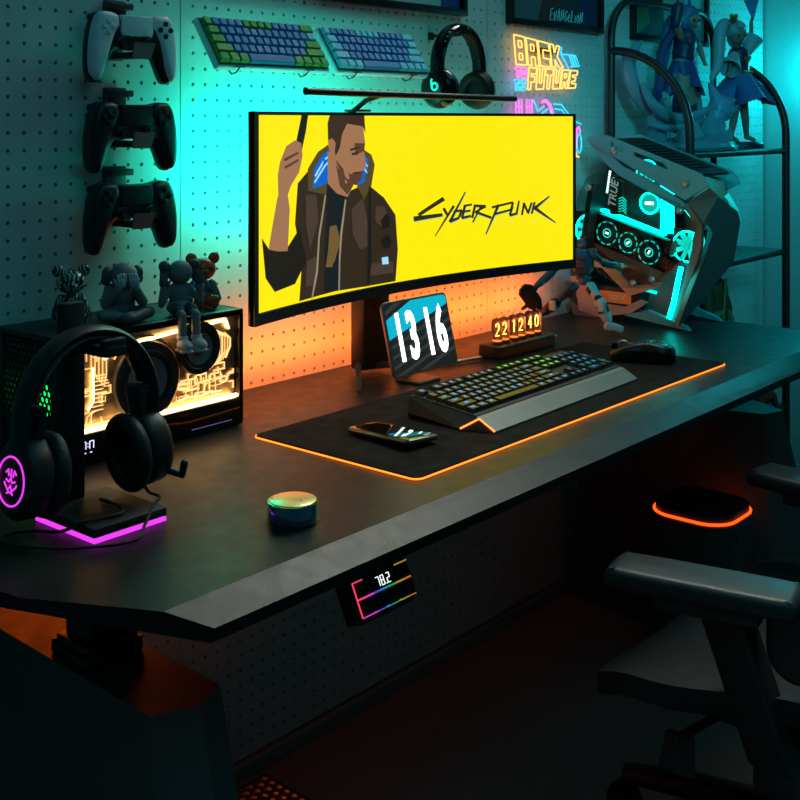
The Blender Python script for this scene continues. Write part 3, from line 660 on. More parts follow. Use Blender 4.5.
b.build('wall_bracket', GLASS if False else DGREY, neon)

# ================================================================== WALL PICTURES
FRM = mat('frame_black', (.008, .008, .009), .35)
def picture(xa, xb, z, h, label, shapes, mats, text=None):
    root = thing('picture_frame', label, 'picture', ((xa+xb)/2, -.01, z), 'framed pictures on the pegboard')
    w = xb-xa; M = WALL(xa, -.001, z); t = .014
    b = B(M)
    for c, d in (((w/2, t/2, .009), (w, t, .018)), ((w/2, h-t/2, .009), (w, t, .018)), ((t/2, h/2, .009), (t, h-2*t, .018)), ((w-t/2, h/2, .009), (t, h-2*t, .018))): b.box(c, d, .001)
    b.build('frame', FRM, root)
    b = B(M); b.box((w/2, h/2, .004), (w-2*t, h-2*t, .004), 0, 0)
    for k, (mi, poly) in enumerate(shapes): b.prism(poly, .006, .0063+.0002*k, mi, None)
    art = b.build('artwork', mats, root, smooth=0)
    if text:
        b = B(M)
        for l in text: b.tube([(x, y, .0085) for x, y in l], .0012, 6)
        tag(b.build('lettering', mat('pale_ink', (.55, .75, .75), .6), art), 'pale hand drawn lettering')
def flat(n, c): return mat(n, c, .6, var=.2)
picture(1.43, 1.907, 1.327, .31, 'black framed picture with pale background above the headphones', [(1, [(.02, .016), (.40, .016), (.40, .29), (.02, .29)]), (2, [(.405, .016), (.46, .016), (.46, .29), (.405, .29)]), (3, [(.20, .016), (.235, .016), (.21, .10), (.25, .18), (.16, .2), (.14, .12)]), (3, [(.05, .016), (.09, .016), (.12, .14), (.06, .2)])], [flat('print_navy', (.02, .06, .12)), flat('print_pale', (.40, .62, .62)), flat('print_blue', (.03, .08, .3)), flat('print_ink', (.01, .01, .015))])
def strokes(word, x, y, s, sl=.25):
    G = {'E': [[(.9, 1), (0, .9), (.1, .5), (.7, .55)], [(.1, .5), (0, 0), (.9, .05)]], 'v': [[(0, .7), (.3, 0), (.8, .8)]], 'A': [[(0, 0), (.4, 1), (.8, 0)], [(.2, .4), (.7, .35)]], 'N': [[(0, 0), (.1, .9), (.7, .1), (.8, 1)]], 'G': [[(.9, .9), (.3, .8), (0, .3), (.4, 0), (.9, .2), (.6, .45)]], 'e': [[(.1, .3), (.7, .4), (.4, .7), (0, .3), (.3, 0), (.8, .1)]], 'L': [[(.1, 1), (0, 0), (.8, .05)]], 'i': [[(.2, .6), (.2, 0)]], 'o': [[(.4, .7), (0, .3), (.4, 0), (.8, .35), (.4, .7)]]}
    out = []
    for c in word:
        for l in G[c]: out.append([(x+(p[0]*.8+sl*p[1])*s, y+p[1]*s*1.7) for p in l])
        x += s*(.5 if c == 'i' else .92)
    return out
picture(2.067, 2.463, 1.322, .31, 'dark framed poster with pale handwritten lettering above the neon sign', [(1, [(.016, .016), (.12, .016), (.20, .15), (.10, .29), (.016, .29)]), (2, [(.12, .016), (.19, .016), (.26, .2), (.21, .29)]), (3, [(.30, .016), (.37, .016), (.37, .29), (.33, .2)])], [flat('print_dusk', (.035, .035, .05)), flat('print_grey', (.12, .12, .14)), flat('print_red', (.16, .03, .03)), flat('print_deep', (.02, .03, .10))], strokes('EvANGeLioN', .166, .020, .0165))
picture(2.619, 3.050, 1.318, .31, 'black framed picture of dark leaves behind the display rack', [(1, [(.016, .016), (.18, .016), (.16, .2), (.06, .29), (.016, .29)]), (2, [(.04, .02), (.10, .05), (.08, .12), (.03, .10)]), (3, [(.24, .02), (.27, .02), (.31, .2), (.25, .12)]), (3, [(.33, .02), (.36, .03), (.30, .25)]), (2, [(.20, .10), (.24, .06), (.26, .09)])], [flat('print_teal', (.25, .42, .45)), flat('print_black', (.012, .014, .02)), flat('print_leaf', (.06, .14, .03)), flat('print_indigo', (.04, .05, .22))])

# ================================================================== SPEAKER
def hexsheet(b, M, w, h, p, t, wall, mi=0):
    # perforated sheet, hexagonal holes, local x 0..w, y 0..h
    r1 = p/math.sqrt(3); r0 = r1-wall
    ny = int(h/(1.5*r1)); nx = int(w/p)
    for j in range(ny):
        for i in range(nx):
            cx = (i+.5+(.5 if j % 2 else 0))*p; cy = (j+.7)*1.5*r1
            if cx > w-p*.4: continue
            vs = []; fs = []
            for rr, z in ((r1, 0), (r0, 0), (r0, -t)):
                for k in range(6):
                    a = PI/6+k*PI/3; vs.append((cx+rr*math.cos(a), cy+rr*math.sin(a), z))
            for k in range(6):
                m = (k+1) % 6; fs += [(k, m, 6+m, 6+k), (6+k, 6+m, 12+m, 12+k)]
            b.add(vs, fs, mi, M)
spk = thing('speaker', 'large black speaker box with glowing golden circuit front behind the headset', 'speaker', (.987, -.1, .655))
X0, X1, Y0, Y1, Z0, Z1 = .829, 1.146, -.172, -.028, .6555, .828
b = B()
b.box(((X0+X1)/2, (Y0+Y1)/2+.004, Z1-.004), (X1-X0, Y1-Y0-.008, .008), .0015); b.box(((X0+X1)/2, (Y0+Y1)/2+.004, Z0+.004), (X1-X0, Y1-Y0-.008, .008), .0015)
b.box((X1-.004, (Y0+Y1)/2+.004, (Z0+Z1)/2), (.008, Y1-Y0-.008, Z1-Z0), .0015); b.box(((X0+X1)/2, Y1-.003, (Z0+Z1)/2), (X1-X0, .006, Z1-Z0), .0015)
b.box((X0+.022, (Y0+Y1)/2, (Z0+Z1)/2), (.004, Y1-Y0-.004, Z1-Z0-.016)); b.box((X0+.003, Y0+.012, (Z0+Z1)/2), (.006, .008, Z1-Z0-.012)); b.box((X0+.003, Y1-.008, (Z0+Z1)/2), (.006, .010, Z1-Z0-.012))
b.build('cabinet', BLACK, spk)
b = B(); hexsheet(b, frame((X0+.0015, Y1-.008, Z0+.006), (0, -1, 0), (0, 0, 1)), .124, .158, .0098, .002, .0017); b.build('honeycomb_grille', BLACK, spk, smooth=0)
GG = glow('led_green', (.0, .9, .12), 1.6)
b = B(); b.lathe([(.026, 0), (.026, .004), (.018, .006)], 28, frame((X0+.017, -.105, .735), (0, -1, 0), (0, 0, 1)) @ T(0, 0, -.006)); b.build('green_lamp', mat('green_lens', (.0, .25, .04), .4, emit=(.0, .8, .10), es=3.0), spk)
# front
PANEL = mat('gold_steel', (.55, .40, .22), .5, metal=.95, var=.3, scale=60)
LEDW = glow('led_warm', (1.0, .60, .24), 10.0); TRC = mat('circuit_trace', (.8, .58, .32), .25, metal=.8, emit=(1.0, .58, .22), es=1.3)
fr = -.163
b = B(); b.box((.987, fr+.003, .7405), (.30, .004, .16)); b.build('front_panel', PANEL, spk)
b = B()
for c, d in (((.987, -.168, Z1-.0045), (X1-X0, .010, .009)), ((.987, -.168, .6765), (X1-X0, .010, .0405)), ((X1-.004, -.168, .7405), (.008, .010, .16)), ((X0+.006, -.168, .7405), (.012, .010, .16))): b.box(c, d, .001)
b.build('front_frame', BLACKG, spk)
b = B(); b.box((1.0, fr-.008, .7005), (.27, .006, .0048), .001); b.tube([(.905, fr-.002, .790), (.955, fr-.002, .803), (1.02, fr-.002, .809), (1.118, fr-.002, .814)], .0022, 8); b.tube([(.888, fr-.002, .780), (.888, fr-.002, .735), (.880, fr-.002, .725)], .0012, 8); b.tube([(1.118, fr-.002, .814), (1.124, fr-.002, .80)], .0016, 8)
tag(b.build('light_strip', LEDW, spk), 'bright warm white light strip')
b = B()
for k in range(7):
    x = 1.098+.0052*k; b.tube([(x-.012, fr-.0005, .806-.002*k), (x-.001, fr-.0005, .797-.002*k), (x-.001, fr-.0005, .755+.003*k), (x-.010, fr-.0005, .745+.002*k)], .0007 if k % 3 else .0014, 6)
for k in range(6):
    b.tube([(1.045+.011*k, fr-.0005, .712), (1.045+.011*k, fr-.0005, .722+.003*(k % 3)), (1.055+.011*k, fr-.0005, .727), (1.055+.011*k, fr-.0005, .735)], .0008, 6)
for k in range(5):
    b.tube([(.886+.006*k, fr-.0005, .808), (.886+.006*k, fr-.0005, .775-.002*k), (.892+.0035*k, fr-.0005, .768-.004*k), (.908+.002*k, fr-.0005, .768-.004*k)], .0008, 6)
for k in range(8): b.tube([(.888, fr-.0005, .722+.0055*k), (.905, fr-.0005, .722+.0055*k)], .0007, 6)
for k in range(6): b.tube([(.850+.007*k, fr-.0005, .707), (.852+.007*k, fr-.0005, .716+.004*(k % 2)), (.865+.006*k, fr-.0005, .722)], .0008, 6)
for k in range(4): b.tube([(1.03+.02*k, fr-.0005, .709+.002*(k % 2)), (1.05+.02*k, fr-.0005, .712-.002*(k % 2))], .0013, 6)
rnd = random.Random(3)
for k in range(46):
    x = rnd.choice([rnd.uniform(.85, .91), rnd.uniform(1.02, 1.13), rnd.uniform(1.0, 1.13)]); z = rnd.uniform(.706, .745) if x > .95 else rnd.uniform(.706, .80); p = [(x, fr-.0005, z)]
    for q in range(3):
        if q % 2 == k % 2: x += rnd.choice((-1, 1))*rnd.uniform(.008, .022)
        else: z += rnd.choice((-1, 1))*rnd.uniform(.006, .014)
        x = min(1.134, max(.846, x)); z = min(.81, max(.705, z)); p.append((x, fr-.0005, z))
    b.tube(p, rnd.choice((.0006, .0008, .0013)), 5)
b.build('circuit_traces', TRC, spk)
CONE = mat('cone_grey', (.20, .195, .19), .28)
def driver(x, z, R, nm):
    A = frame((x, fr-.002, z), (1, 0, 0), (0, 0, 1))
    b = B(A); b.lathe([(R, 0), (R, .006), (R*.97, .0085), (R*.80, .0085), (R*.76, .0075)], 56, close=False); r = b.build(nm, mat('driver_frame', (.035, .035, .035), .35), spk)
    b = B(A); b.lathe([(R*.79, .0075), (R*.74, .0112), (R*.66, .0112), (R*.61, .0075)], 56, close=False); b.build('surround', RUBBER, r)
    b = B(A); b.lathe([(R*.62, .0078), (R*.50, .0045), (R*.30, .002), (R*.30, -.001)], 56, close=False); b.build('cone', CONE, r)
    b = B(A); b.lathe([(R*.31, .001), (R*.27, .006), (R*.18, .010), (R*.09, .0117), (.0001, .0122)], 40, close=False); b.build('dust_cap', CONE, r)
    b = B(A)
    for k in range(6): b.lathe([(R*.030, .011), (R*.030, .0128), (.0001, .0128)], 12, T(R*.89*math.cos(k*PI/3+.5), R*.89*math.sin(k*PI/3+.5), -.0035))
    b.build('screws', DGREY, r)
driver(.971, .750, .0545, 'woofer'); driver(1.063, .781, .0385, 'midrange')
b = B(); b.tube([(.971+.060*math.cos(a), fr-.001, .750+.060*math.sin(a)) for a in [math.radians(q) for q in range(-60, 150, 6)]], .0016, 8); b.build('trim_ring', mat('gold_ring', (.7, .5, .28), .25, metal=1.0), spk)
b = B()
seg = {'a': (0, .5, 1, .5), 'd': (0, -.5, 1, -.5)}
for x in (.868, .880):
    b.box((x-.003, -.1733, .682), (.0012, .001, .010)); b.box((x+.003, -.1733, .682), (.0012, .001, .010)); b.box((x, -.1733, .6867), (.005, .001, .0012))
b.box((.8742, -.1733, .684), (.0012, .001, .0014)); b.box((.8742, -.1733, .680), (.0012, .001, .0014)); b.box((.870, -.1733, .672), (.003, .001, .0012)); b.box((.879, -.1733, .672), (.003, .001, .0012))
tag(b.build('display', glow('clock_white', (.75, .75, 1.0), 1.2), spk), 'small pale digits on the lower panel')
b = B(); b.box((1.085, -.1733, .666), (.075, .001, .0009)); b.build('violet_line', glow('violet_dim', (.35, .2, .8), .35), spk)

# ================================================================== TOY FIGURES ON THE SPEAKER
TG = mat('toy_grey', (.20, .205, .21), .55); TGD = mat('toy_dark_grey', (.075, .08, .085), .55); TGL = mat('toy_pale', (.36, .40, .43), .55)
VX = .0011
# patterned bear
def swirl():
    m = mat('swirl_print', (.03, .09, .11), .2, var=0); nt = m.node_tree; N = nt.nodes; L = nt.links
    tc = N.new('ShaderNodeTexCoord'); w = N.new('ShaderNodeTexWave'); w.inputs['Scale'].default_value = 55; w.inputs['Distortion'].default_value = 14; w.inputs['Detail'].default_value = 1.5; w.inputs['Detail Scale'].default_value = 1.2
    r = N.new('ShaderNodeValToRGB'); e = r.color_ramp.elements; e[0].position = .25; e[0].color = (.008, .02, .03, 1); e[1].position = .75; e[1].color = (.06, .28, .33, 1)
    k = e.new(.5); k.color = (.01, .06, .09, 1); k = e.new(.93); k.color = (.55, .45, .25, 1)
    L.new(tc.outputs['Object'], w.inputs['Vector']); L.new(w.outputs['Fac'], r.inputs['Fac']); L.new(r.outputs['Color'], N['Principled BSDF'].inputs['Base Color']); return m
SW = swirl()
def sit_bear(x, y, z, s, label, mb, mh, ml, mear, rz, gr):
    root = thing('toy_bear', label, 'toy figure', (x, y, z), gr, rz)
    b = B(); b.ell((0, 0, .022*s), (.014*s, .012*s, .022*s)); b.cyl((0, 0, .002*s), (0, 0, .02*s), .014*s, .014*s)
    for k in (-1, 1): b.cap((k*.014*s, 0, .036*s), (k*.021*s, -.006*s, .018*s), .006*s, .0055*s); b.ell((k*.022*s, -.008*s, .013*s), .0058*s)
    b.build('body', mb, root, remesh=VX)
    for k in (-1, 1):
        b = B(); b.cap((k*.008*s, -.006*s, .0085*s), (k*.011*s, -.026*s, .0085*s), .0080*s, .0085*s); b.ell((k*.0115*s, -.031*s, .011*s), (.008*s, .005*s, .011*s)); b.build('leg', ml, root, remesh=VX)
    b = B(); b.ell((0, -.001*s, .058*s), (.0205*s, .0175*s, .0175*s)); b.ell((0, -.016*s, .052*s), (.009*s, .007*s, .007*s)); hd = b.build('head', mh, root, remesh=VX)
    for k in (-1, 1):
        b = B(); b.ell((k*.0175*s, .001*s, .074*s), (.009*s, .0055*s, .009*s)); b.build('ear', mear, hd)
    b = B()
    for k in (-1, 1): b.ell((k*.0075*s, -.0172*s, .060*s), (.0022*s, .001*s, .0022*s), n=10, m=6)
    b.ell((0, -.0228*s, .0545*s), (.0026*s, .001*s, .0018*s), n=10, m=6); b.build('face_marks', BLACKG, hd)
    return root
TGRP = None
sit_bear(.906, -.086, .8285, .98, 'toy bear with a dark swirling print, behind the headset stand', SW, SW, SW, SW, -.5, None)
ORB = mat('toy_orange', (.75, .13, .03), .3); SLV = mat('toy_silver', (.22, .24, .27), .2, metal=.7)
sit_bear(1.116, -.115, .8285, .98, 'toy bear with orange head and legs, at the right end of the speaker', SLV, mat('toy_orange_dark', (.60, .11, .03), .25), ORB, ORB, -.5, None)
# seated grey figure hiding its face
g1 = thing('toy_figure', 'grey seated toy figure hiding its face in both hands', 'toy figure', (.966, -.12, .8285), 'grey toy figures on the speaker', -.35)
b = B(); b.ell((0, .006, .020), (.021, .018, .021)); b.ell((0, -.002, .038), (.019, .016, .020))
for k in (-1, 1): b.cap((k*.017, 0, .045), (k*.026, -.012, .026), .008, .0075); b.cap((k*.026, -.012, .026), (k*.013, -.025, .046), .0070, .0062)
b.build('body', TG, g1, remesh=VX)
for k in (-1, 1):
    b = B(); b.cap((k*.012, -.004, .010), (k*.032, -.022, .012), .010, .0085); b.cap((k*.032, -.022, .012), (k*.006, -.034-.004*k, .008), .0082, .0075); b.ell((-k*.004, -.037-.005*k, .0085), (.012, .0075, .008)); b.build('leg', TGD if k > 0 else TG, g1, remesh=VX)
b = B(); b.ell((0, -.010, .064), (.019, .0185, .0185)); hd = b.build('head', TG, g1)
for k in (-1, 1): b = B(); b.ell((k*.021, -.004, .066), (.0085, .008, .011)); b.ell((k*.023, -.002, .058), (.007, .007, .008)); b.build('ear', TGD, hd, remesh=VX)
for k in (-1, 1):
    b = B(); b.ell((k*.0085, -.0275, .055), (.0075, .0055, .0085))
    for q in range(4): b.cap((k*(.003+.0036*q), -.030, .058), (k*(.0025+.0036*q), -.0275, .0685-abs(q-1.2)*.0012), .0021, .0018, n=8)
    b.cap((k*.015, -.0275, .052), (k*.017, -.024, .060), .0022, .0018, n=8); b.build('hand', TGL, g1, remesh=.0008)
# grey figure sitting on the edge with dangling legs
g2 = thing('toy_figure', 'grey toy figure on the speaker edge with legs dangling over the woofers', 'toy figure', (1.047, -.146, .8285), 'grey toy figures on the speaker', -.28)
b = B(); b.ell((0, 0, .012), (.018, .016, .0125)); b.ell((0, 0, .028), (.0155, .012, .020)); b.ell((0, 0, .040), (.013, .010, .010))
for k in (-1, 1): b.cap((k*.014, 0, .040), (k*.030, -.006, .018), .0052, .005); b.cap((k*.030, -.006, .018), (k*.028, -.010, .044), .005, .0046)
b.build('body', TG, g2, remesh=VX)
b = B(); b.ell((0, 0, .010), (.0188, .0172, .0105)); b.cap((-.009, -.004, .0095), (-.010, -.022, .0095), .0095, .0092); b.cap((.009, -.004, .0095), (.010, -.022, .0095), .0095, .0092); b.build('shorts', TGD, g2, remesh=VX)
for k in (-1, 1):
    b = B(); b.cap((k*.010, -.020, .0085), (k*.0102, -.034, .004), .0072, .007); b.cap((k*.0102, -.034, .004), (k*.0105, -.0365, -.030), .0068, .0065)
    lg = b.build('leg', TG, g2, remesh=VX)
    b = B(); b.ell((k*.0110, -.0455, -.0365), (.0105, .0165, .0085)); b.cyl((k*.0105, -.0370, -.030), (k*.0105, -.0370, -.024), .0085, .008); b.box((k*.0110, -.0455, -.0435), (.0195, .031, .003), .0012); b.build('shoe', TGL, lg, remesh=VX)
b = B(); b.ell((0, -.002, .0615), (.018, .0175, .0175)); hd = b.build('head', TG, g2)
for k in (-1, 1):
    b = B(); b.ell((k*.023, 0, .071), (.0085, .008, .0085)); b.ell((k*.0225, 0, .060), (.0075, .007, .0085)); b.ell((k*.0245, -.001, .0525), (.006, .006, .0065)); b.build('ear', TGD, hd, remesh=VX)
for k in (-1, 1):
    b = B(); b.ell((k*.0282, -.010, .049), (.0065, .0055, .008))
    for q in range(4): b.cap((k*(.0245+.0028*q), -.0125, .053), (k*(.0235+.003*q), -.0105, .0625-abs(q-1.3)*.0012), .0019, .0016, n=8)
    b.cap((k*.0225, -.012, .046), (k*.0195, -.0145, .052), .002, .0016, n=8); b.build('hand', TGD, g2, remesh=.0008)

# ================================================================== HEADSET AND STAND
MAG = glow('magenta', (.80, .05, .85), 1.15)
hst = thing('headset_stand', 'black headset stand with a square base and a magenta glowing edge', 'headset stand', (.763, -.362, .655))
b = B(); b.box((.763, -.362, .6665), (.098, .116, .011), .003); b.build('base', BLACKM, hst)
b = B(); b.box((.763, -.362, .6580), (.0965, .1145, .005), .001); b.build('glowing_edge', MAG, hst)
b = B(); b.box((.757, -.312, .785), (.028, .016, .228), .002); b.build('post', BLACKM, hst)
b = B(); b.box((.757, -.352, .8535), (.030, .096, .013), .003); b.box((.757, -.394, .861), (.030, .010, .012), .002); b.build('arm', BLACKM, hst)
HM = Matrix.Translation((.748, -.360, .730)) @ RZ(math.radians(0))
hs = thing('headset', 'black gaming headset with a magenta ring on its left earcup, hung on its stand', 'headset', (.752, -.362, .727))
HB = mat('headset_black', (.020, .022, .024), .42); HPAD = mat('headset_leather', (.014, .015, .016), .5, bump=.25, bscale=500)
pts = [(-.084, 0, -.012), (-.086, 0, .02)]+[(-.086*math.cos(PI*i/22), 0, .052+.092*math.sin(PI*i/22)) for i in range(23)]+[(.086, 0, .02), (.084, 0, -.012)]
b = B(HM); b.tube(pts, .0155, 14, sx=.36, up=(0, 1, 0)); b.build('headband', HB, hs)
b = B(HM); b.tube([(p[0]*.90, 0, .052+(p[2]-.052)*.915) for p in pts[4:-4]], .0140, 12, sx=.42, up=(0, 1, 0)); b.build('band_pad', HPAD, hs)
for s in (-1, 1):
    A = HM @ T(s*.074, 0, -.004) @ RY(s*math.radians(-6)) @ frame((0, 0, 0), (0, s, 0), (0, 0, 1))   # local z -> outward
    el = [(.037*math.cos(2*PI*i/40), .044*math.sin(2*PI*i/40)) for i in range(40)]
    b = B(A); b.rprism(el, -.012, .022, .010); cup = b.build('ear_cup', HB, hs)
    b = B(A); b.tube([(x*.80, y*.82, -.021) for x, y in el], .0105, 12, closed=True); b.build('ear_cushion', HPAD, cup)
    b = B(A); b.rprism([(x*.76, y*.80) for x, y in el], -.024, -.014, .001); b.build('ear_mesh', mat('ear_cloth', (.006, .006, .007), .9, bump=.4, bscale=900), cup)
    b = B(A); b.box((0, .058, -.002), (.026, .036, .012), .004); b.box((0, .074, .001), (.0285, .003, .013), .001); b.box((0, .068, .001), (.0285, .003, .013), .001); b.build('yoke', HB, cup)
    b = B(A); b.torus(.0255, .0011, T(0, -.002, .0222)); b.build('glowing_ring', MAG, cup)
    b = B(A)
    for q in ([(-.008, -.006), (-.004, -.010), (0, -.004), (.004, -.010), (.008, -.006)], [(-.009, .001), (-.003, -.001), (0, .004), (.003, -.001), (.009, .001)], [(-.010, .008), (-.006, .012), (-.004, .005)], [(.010, .008), (.006, .012), (.004, .005)], [(0, .005), (0, .013)], [(-.006, -.013), (0, -.011), (.006, -.013)], [(-.012, -.002), (-.009, -.006)], [(.012, -.002), (.009, -.006)]):
        b.tube([(x, y-.002, .0222) for x, y in q], .0011, 6)
    tag(b.build('emblem', MAG, cup), 'small magenta emblem inside the ring')
b = B(HM); b.cap((.090, -.026, -.030), (.098, -.043, -.034), .0042, .0036, n=10); b.cap((.098, -.043, -.034), (.099, -.046, -.020), .0040, .0046, n=10); b.build('microphone', BLACK, hs)
cb = cr([(.828, -.352, .685), (.829, -.362, .672), (.822, -.392, .6745), (.80, -.410, .6745), (.775, -.428, .664), (.745, -.448, .6585), (.70, -.425, .6583), (.665, -.385, .6583), (.650, -.352, .6583), (.663, -.328, .6583), (.69, -.338, .6583), (.706, -.368, .6600), (.716, -.398, .6745), (.74, -.402, .6745), (.760, -.405, .6745), (.772, -.385, .6745), (.772, -.362, .6745)], 8)
b = B(); b.tube(cb, .0019, 8); b.cap((.772, -.364, .6748), (.770, -.352, .6756), .0026, .0022, n=10); b.build('cable', RUBBER, hs)

# ================================================================== PUCK, MACRO PAD
def irid():
    m = mat('iridescent_metal', (.35, .5, .5), .12, metal=1.0, var=0); nt = m.node_tree; N = nt.nodes; L = nt.links
    lw = N.new('ShaderNodeLayerWeight'); lw.inputs['Blend'].default_value = .5; r = N.new('ShaderNodeValToRGB'); e = r.color_ramp.elements
    e[0].color = (.10, .35, .55, 1); e[1].color = (.8, .8, .25, 1); k = e.new(.45); k.color = (.15, .6, .6, 1); k = e.new(.7); k.color = (.6, .75, .3, 1)
    L.new(lw.outputs['Facing'], r.inputs['Fac']); L.new(r.outputs['Color'], N['Principled BSDF'].inputs['Base Color']); return m
IR = irid()
pk = thing('control_puck', 'round iridescent metal control puck near the front edge of the desk', 'dial', (.904, -.528, .655))
b = B(T(.904, -.528, .655)); b.lathe([(.026, .0), (.026, .002), (.0295, .0025), (.0295, .0225), (.0285, .0242), (.0265, .0245)], 64); b.build('body', IR, pk)
b = B(T(.904, -.528, .655)); b.lathe([(.0266, .0243), (.0266, .0250), (.026, .0253), (.0001, .0254)], 64); b.build('top_disc', mat('puck_top', (.85, .85, .42), .3, metal=.85), pk)

mp = thing('macro_pad', 'small black keypad showing 78.2 hung under the front edge of the desk', 'keypad', (.985, -.58, .57))
M = frame((.9395, -.600, .5510), (1, 0, 0), (0, .021, .043))     # z = outwards
b = B(M); b.rprism(rrect(.097, .056, .006, 4, .0445, .0225), -.022, .002, .003); b.build('body', BLACK, mp)
b = B(); b.box((.984, -.553, .601), (.05, .028, .047), .002); b.build('mount', BLACK, mp)
RB = lambda t: [(1, .06, .16), (.8, .05, .6), (.15, .12, .9), (.02, .45, .85), (.05, .55, .12), (.65, .45, .02), (.9, .22, .02)][t]
b = B(M); ms = [glow('rainbow_%s' % n, RB(i), 1.0 if i < 2 else .6) for i, n in enumerate(('red', 'pink', 'blue', 'cyan', 'green', 'yellow', 'orange'))]
b.box((.002, .020, .0024), (.0016, .038, .0008), 0, 0)
for y, w in ((.001, .0011), (.0205, .0018)):
    for k in range(7): b.box((.0025+.0132*(k+.5), y, .0024), (.0132, w, .0008), 0, (1, 1, 2, 3, 4, 5, 6)[k] if y < .01 else (0, 1, 2, 3, 4, 5, 6)[k])
b.box((.010, .0392, .0024), (.017, .0013, .0008), 0, 0); b.box((.085, .0392, .0024), (.022, .0013, .0008), 0, 5)
for k in range(3): b.prism([(.0225*(k+1)-.002, .001), (.0225*(k+1)+.002, .001), (.0225*(k+1), .0055)], .002, .0028, (2, 3, 5)[k])
tag(b.build('rainbow_lines', ms, mp, smooth=0), 'thin glowing lines fading from pink to orange')
for r_, cs in ((0, (0, 1, 2, 3)), (1, (0, 3))):
    for c in cs: b = B(M); b.box((.0145+.0225*c, .0108+.0195*r_, .0045), (.0195, .0165, .006), .002); b.build('key', BLACKM, mp)
b = B(M); b.box((.048, .030, .0030), (.040, .0165, .003), .001); dsp = b.build('display', BLACKG, mp)
b = B(M); SEG = {'7': 'abc', '8': 'abcdefg', '2': 'abged'}
for ch, x in (('7', .0385), ('8', .0465), ('2', .0565)):
    w, h, t = .0046, .0105, .0009; y = .030
    P = {'a': ((0, h/2), (w, t)), 'g': ((0, 0), (w, t)), 'd': ((0, -h/2), (w, t)), 'b': ((w/2, h/4), (t, h/2)), 'c': ((w/2, -h/4), (t, h/2)), 'f': ((-w/2, h/4), (t, h/2)), 'e': ((-w/2, -h/4), (t, h/2))}
    for s in SEG[ch]: (dx, dy), (a, c) = P[s]; b.box((x+dx, y+dy, .0050), (a, c, .0006))
b.box((.0520, .0248, .0050), (.0013, .0013, .0006)); tag(b.build('digits', glow('digit_white', (.9, .95, 1), 1.3), dsp, smooth=0), 'white digits 78.2')

# ================================================================== TABLET
tab = thing('tablet', 'tablet showing 13 16 in large white digits on a small stand', 'tablet', (1.545, -.19, .655))
M = frame((1.4605, -.201, .671), (1, 0, 0), (0, .031, .126))    # z towards the viewer
TW, TH = .1775, .1295
b = B(M); b.rprism(rrect(TW, TH, .010, 5, TW/2, TH/2), -.0065, 0, .0015); b.build('body', mat('tablet_alu', (.30, .30, .31), .35, metal=.85), tab)
cy = glow('screen_cyan', (.0, .46, .64), 1.0); dk = glow('screen_dark', (.006, .008, .009), 1.0); gy = glow('screen_stripe', (.028, .032, .033), 1.0)
b = B(M); R = rrect(TW-.006, TH-.006, .008, 5, TW/2, TH/2); b.prism(R, 0, .0004, 0)
def uv(*p): return [(.004+u*(TW-.008), .004+v*(TH-.008)) for u, v in p]
b.prism(uv((.0, .78), (.42, 1), (.94, 1), (.985, .985), (1, .95), (1, .86), (0, .50)), .0003, .0007, 1)
for a in (.36, .22, .08, -.06, -.20): b.prism(uv((0, a), (0, a+.045), (1, a+.44), (1, a+.385)) if a > 0 else uv((-a/.40, 0), ((-a-.05)/.40 if a < -.05 else 0, 0), (1, a+.44), (1, a+.385)), .0003, .0006, 2)
b.prism(uv((0, .84), (0, .90), (.16, 1), (.30, 1)), .0003, .0006, 2)
sc = b.build('screen', [dk, cy, gy], tab, smooth=0)
WH = glow('digits_white', (1, 1, 1), 4.0)
b = B(M)
for ch, x in (('1', .032), ('3', .066), ('1', .111), ('6', .144)): b.text(ch, .112, T(x, .062, .0012), .0004, bold=.0036, sx=.50 if ch != '1' else .50)
o = b.build('clock_digits', WH, sc, smooth=0); tag(o, 'large white digits 13 16')
b = B(); b.rprism(rrect(.062, .058, .006, 4, 1.535, -.190), .6552, .6605, .0015); b.build('stand_foot', mat('stand_green_grey', (.07, .08, .07), .4, metal=.5), tab)
b = B(); b.tube([(1.535, -.165, .660), (1.538, -.150, .680), (1.545, -.155, .715), (1.548, -.172, .735)], .0065, 10, sx=2.2, up=(0, 1, 0)); b.box((1.548, -.1735, .735), (.07, .005, .06), .002); b.build('stand_arm', ALU, tab)
b = B(); b.cap((1.655, -.155, .6592), (1.745, -.172, .6592), .0034, .0034, n=10)
tag(b.build('stylus', mat('silver_pen', (.5, .5, .5), .3, metal=.8)), 'thin silver stylus lying between the tablet and the tube clock', 'stylus')

# ================================================================== PHONE
ph = thing('smartphone', 'black smartphone lying on the left part of the mouse pad', 'phone', (1.22, -.404, .659))
M = frame((1.221, -.403, .6622), (-.09, -.996, .05), (.996, -.09, -.04))
b = B(M); b.rprism(rrect(.128, .062, .008, 5), 0, .0078, .003); b.build('body', mat('phone_edge', (.20, .21, .21), .25, metal=.8), ph)
b = B(M); b.rprism(rrect(.124, .058, .007, 5), .0068, .0082, .0004); b.build('screen', mat('phone_glass', (.004, .005, .005), .02, var=0, spec=1.0, ior=1.9), ph)
b = B(M); b.box((.030, .0312, .004), (.018, .0012, .002), .0004); b.build('button', ALU, ph)
b = B(M); b.text('LTE', .0055, frame((.054, -.018, .0084), (0, -1, 0), (1, 0, 0)) @ T(-.032, 0, 0), .0002, bold=.0001); b.build('status_text', glow('status_white', (.6, .65, .65), .8), ph, smooth=0)

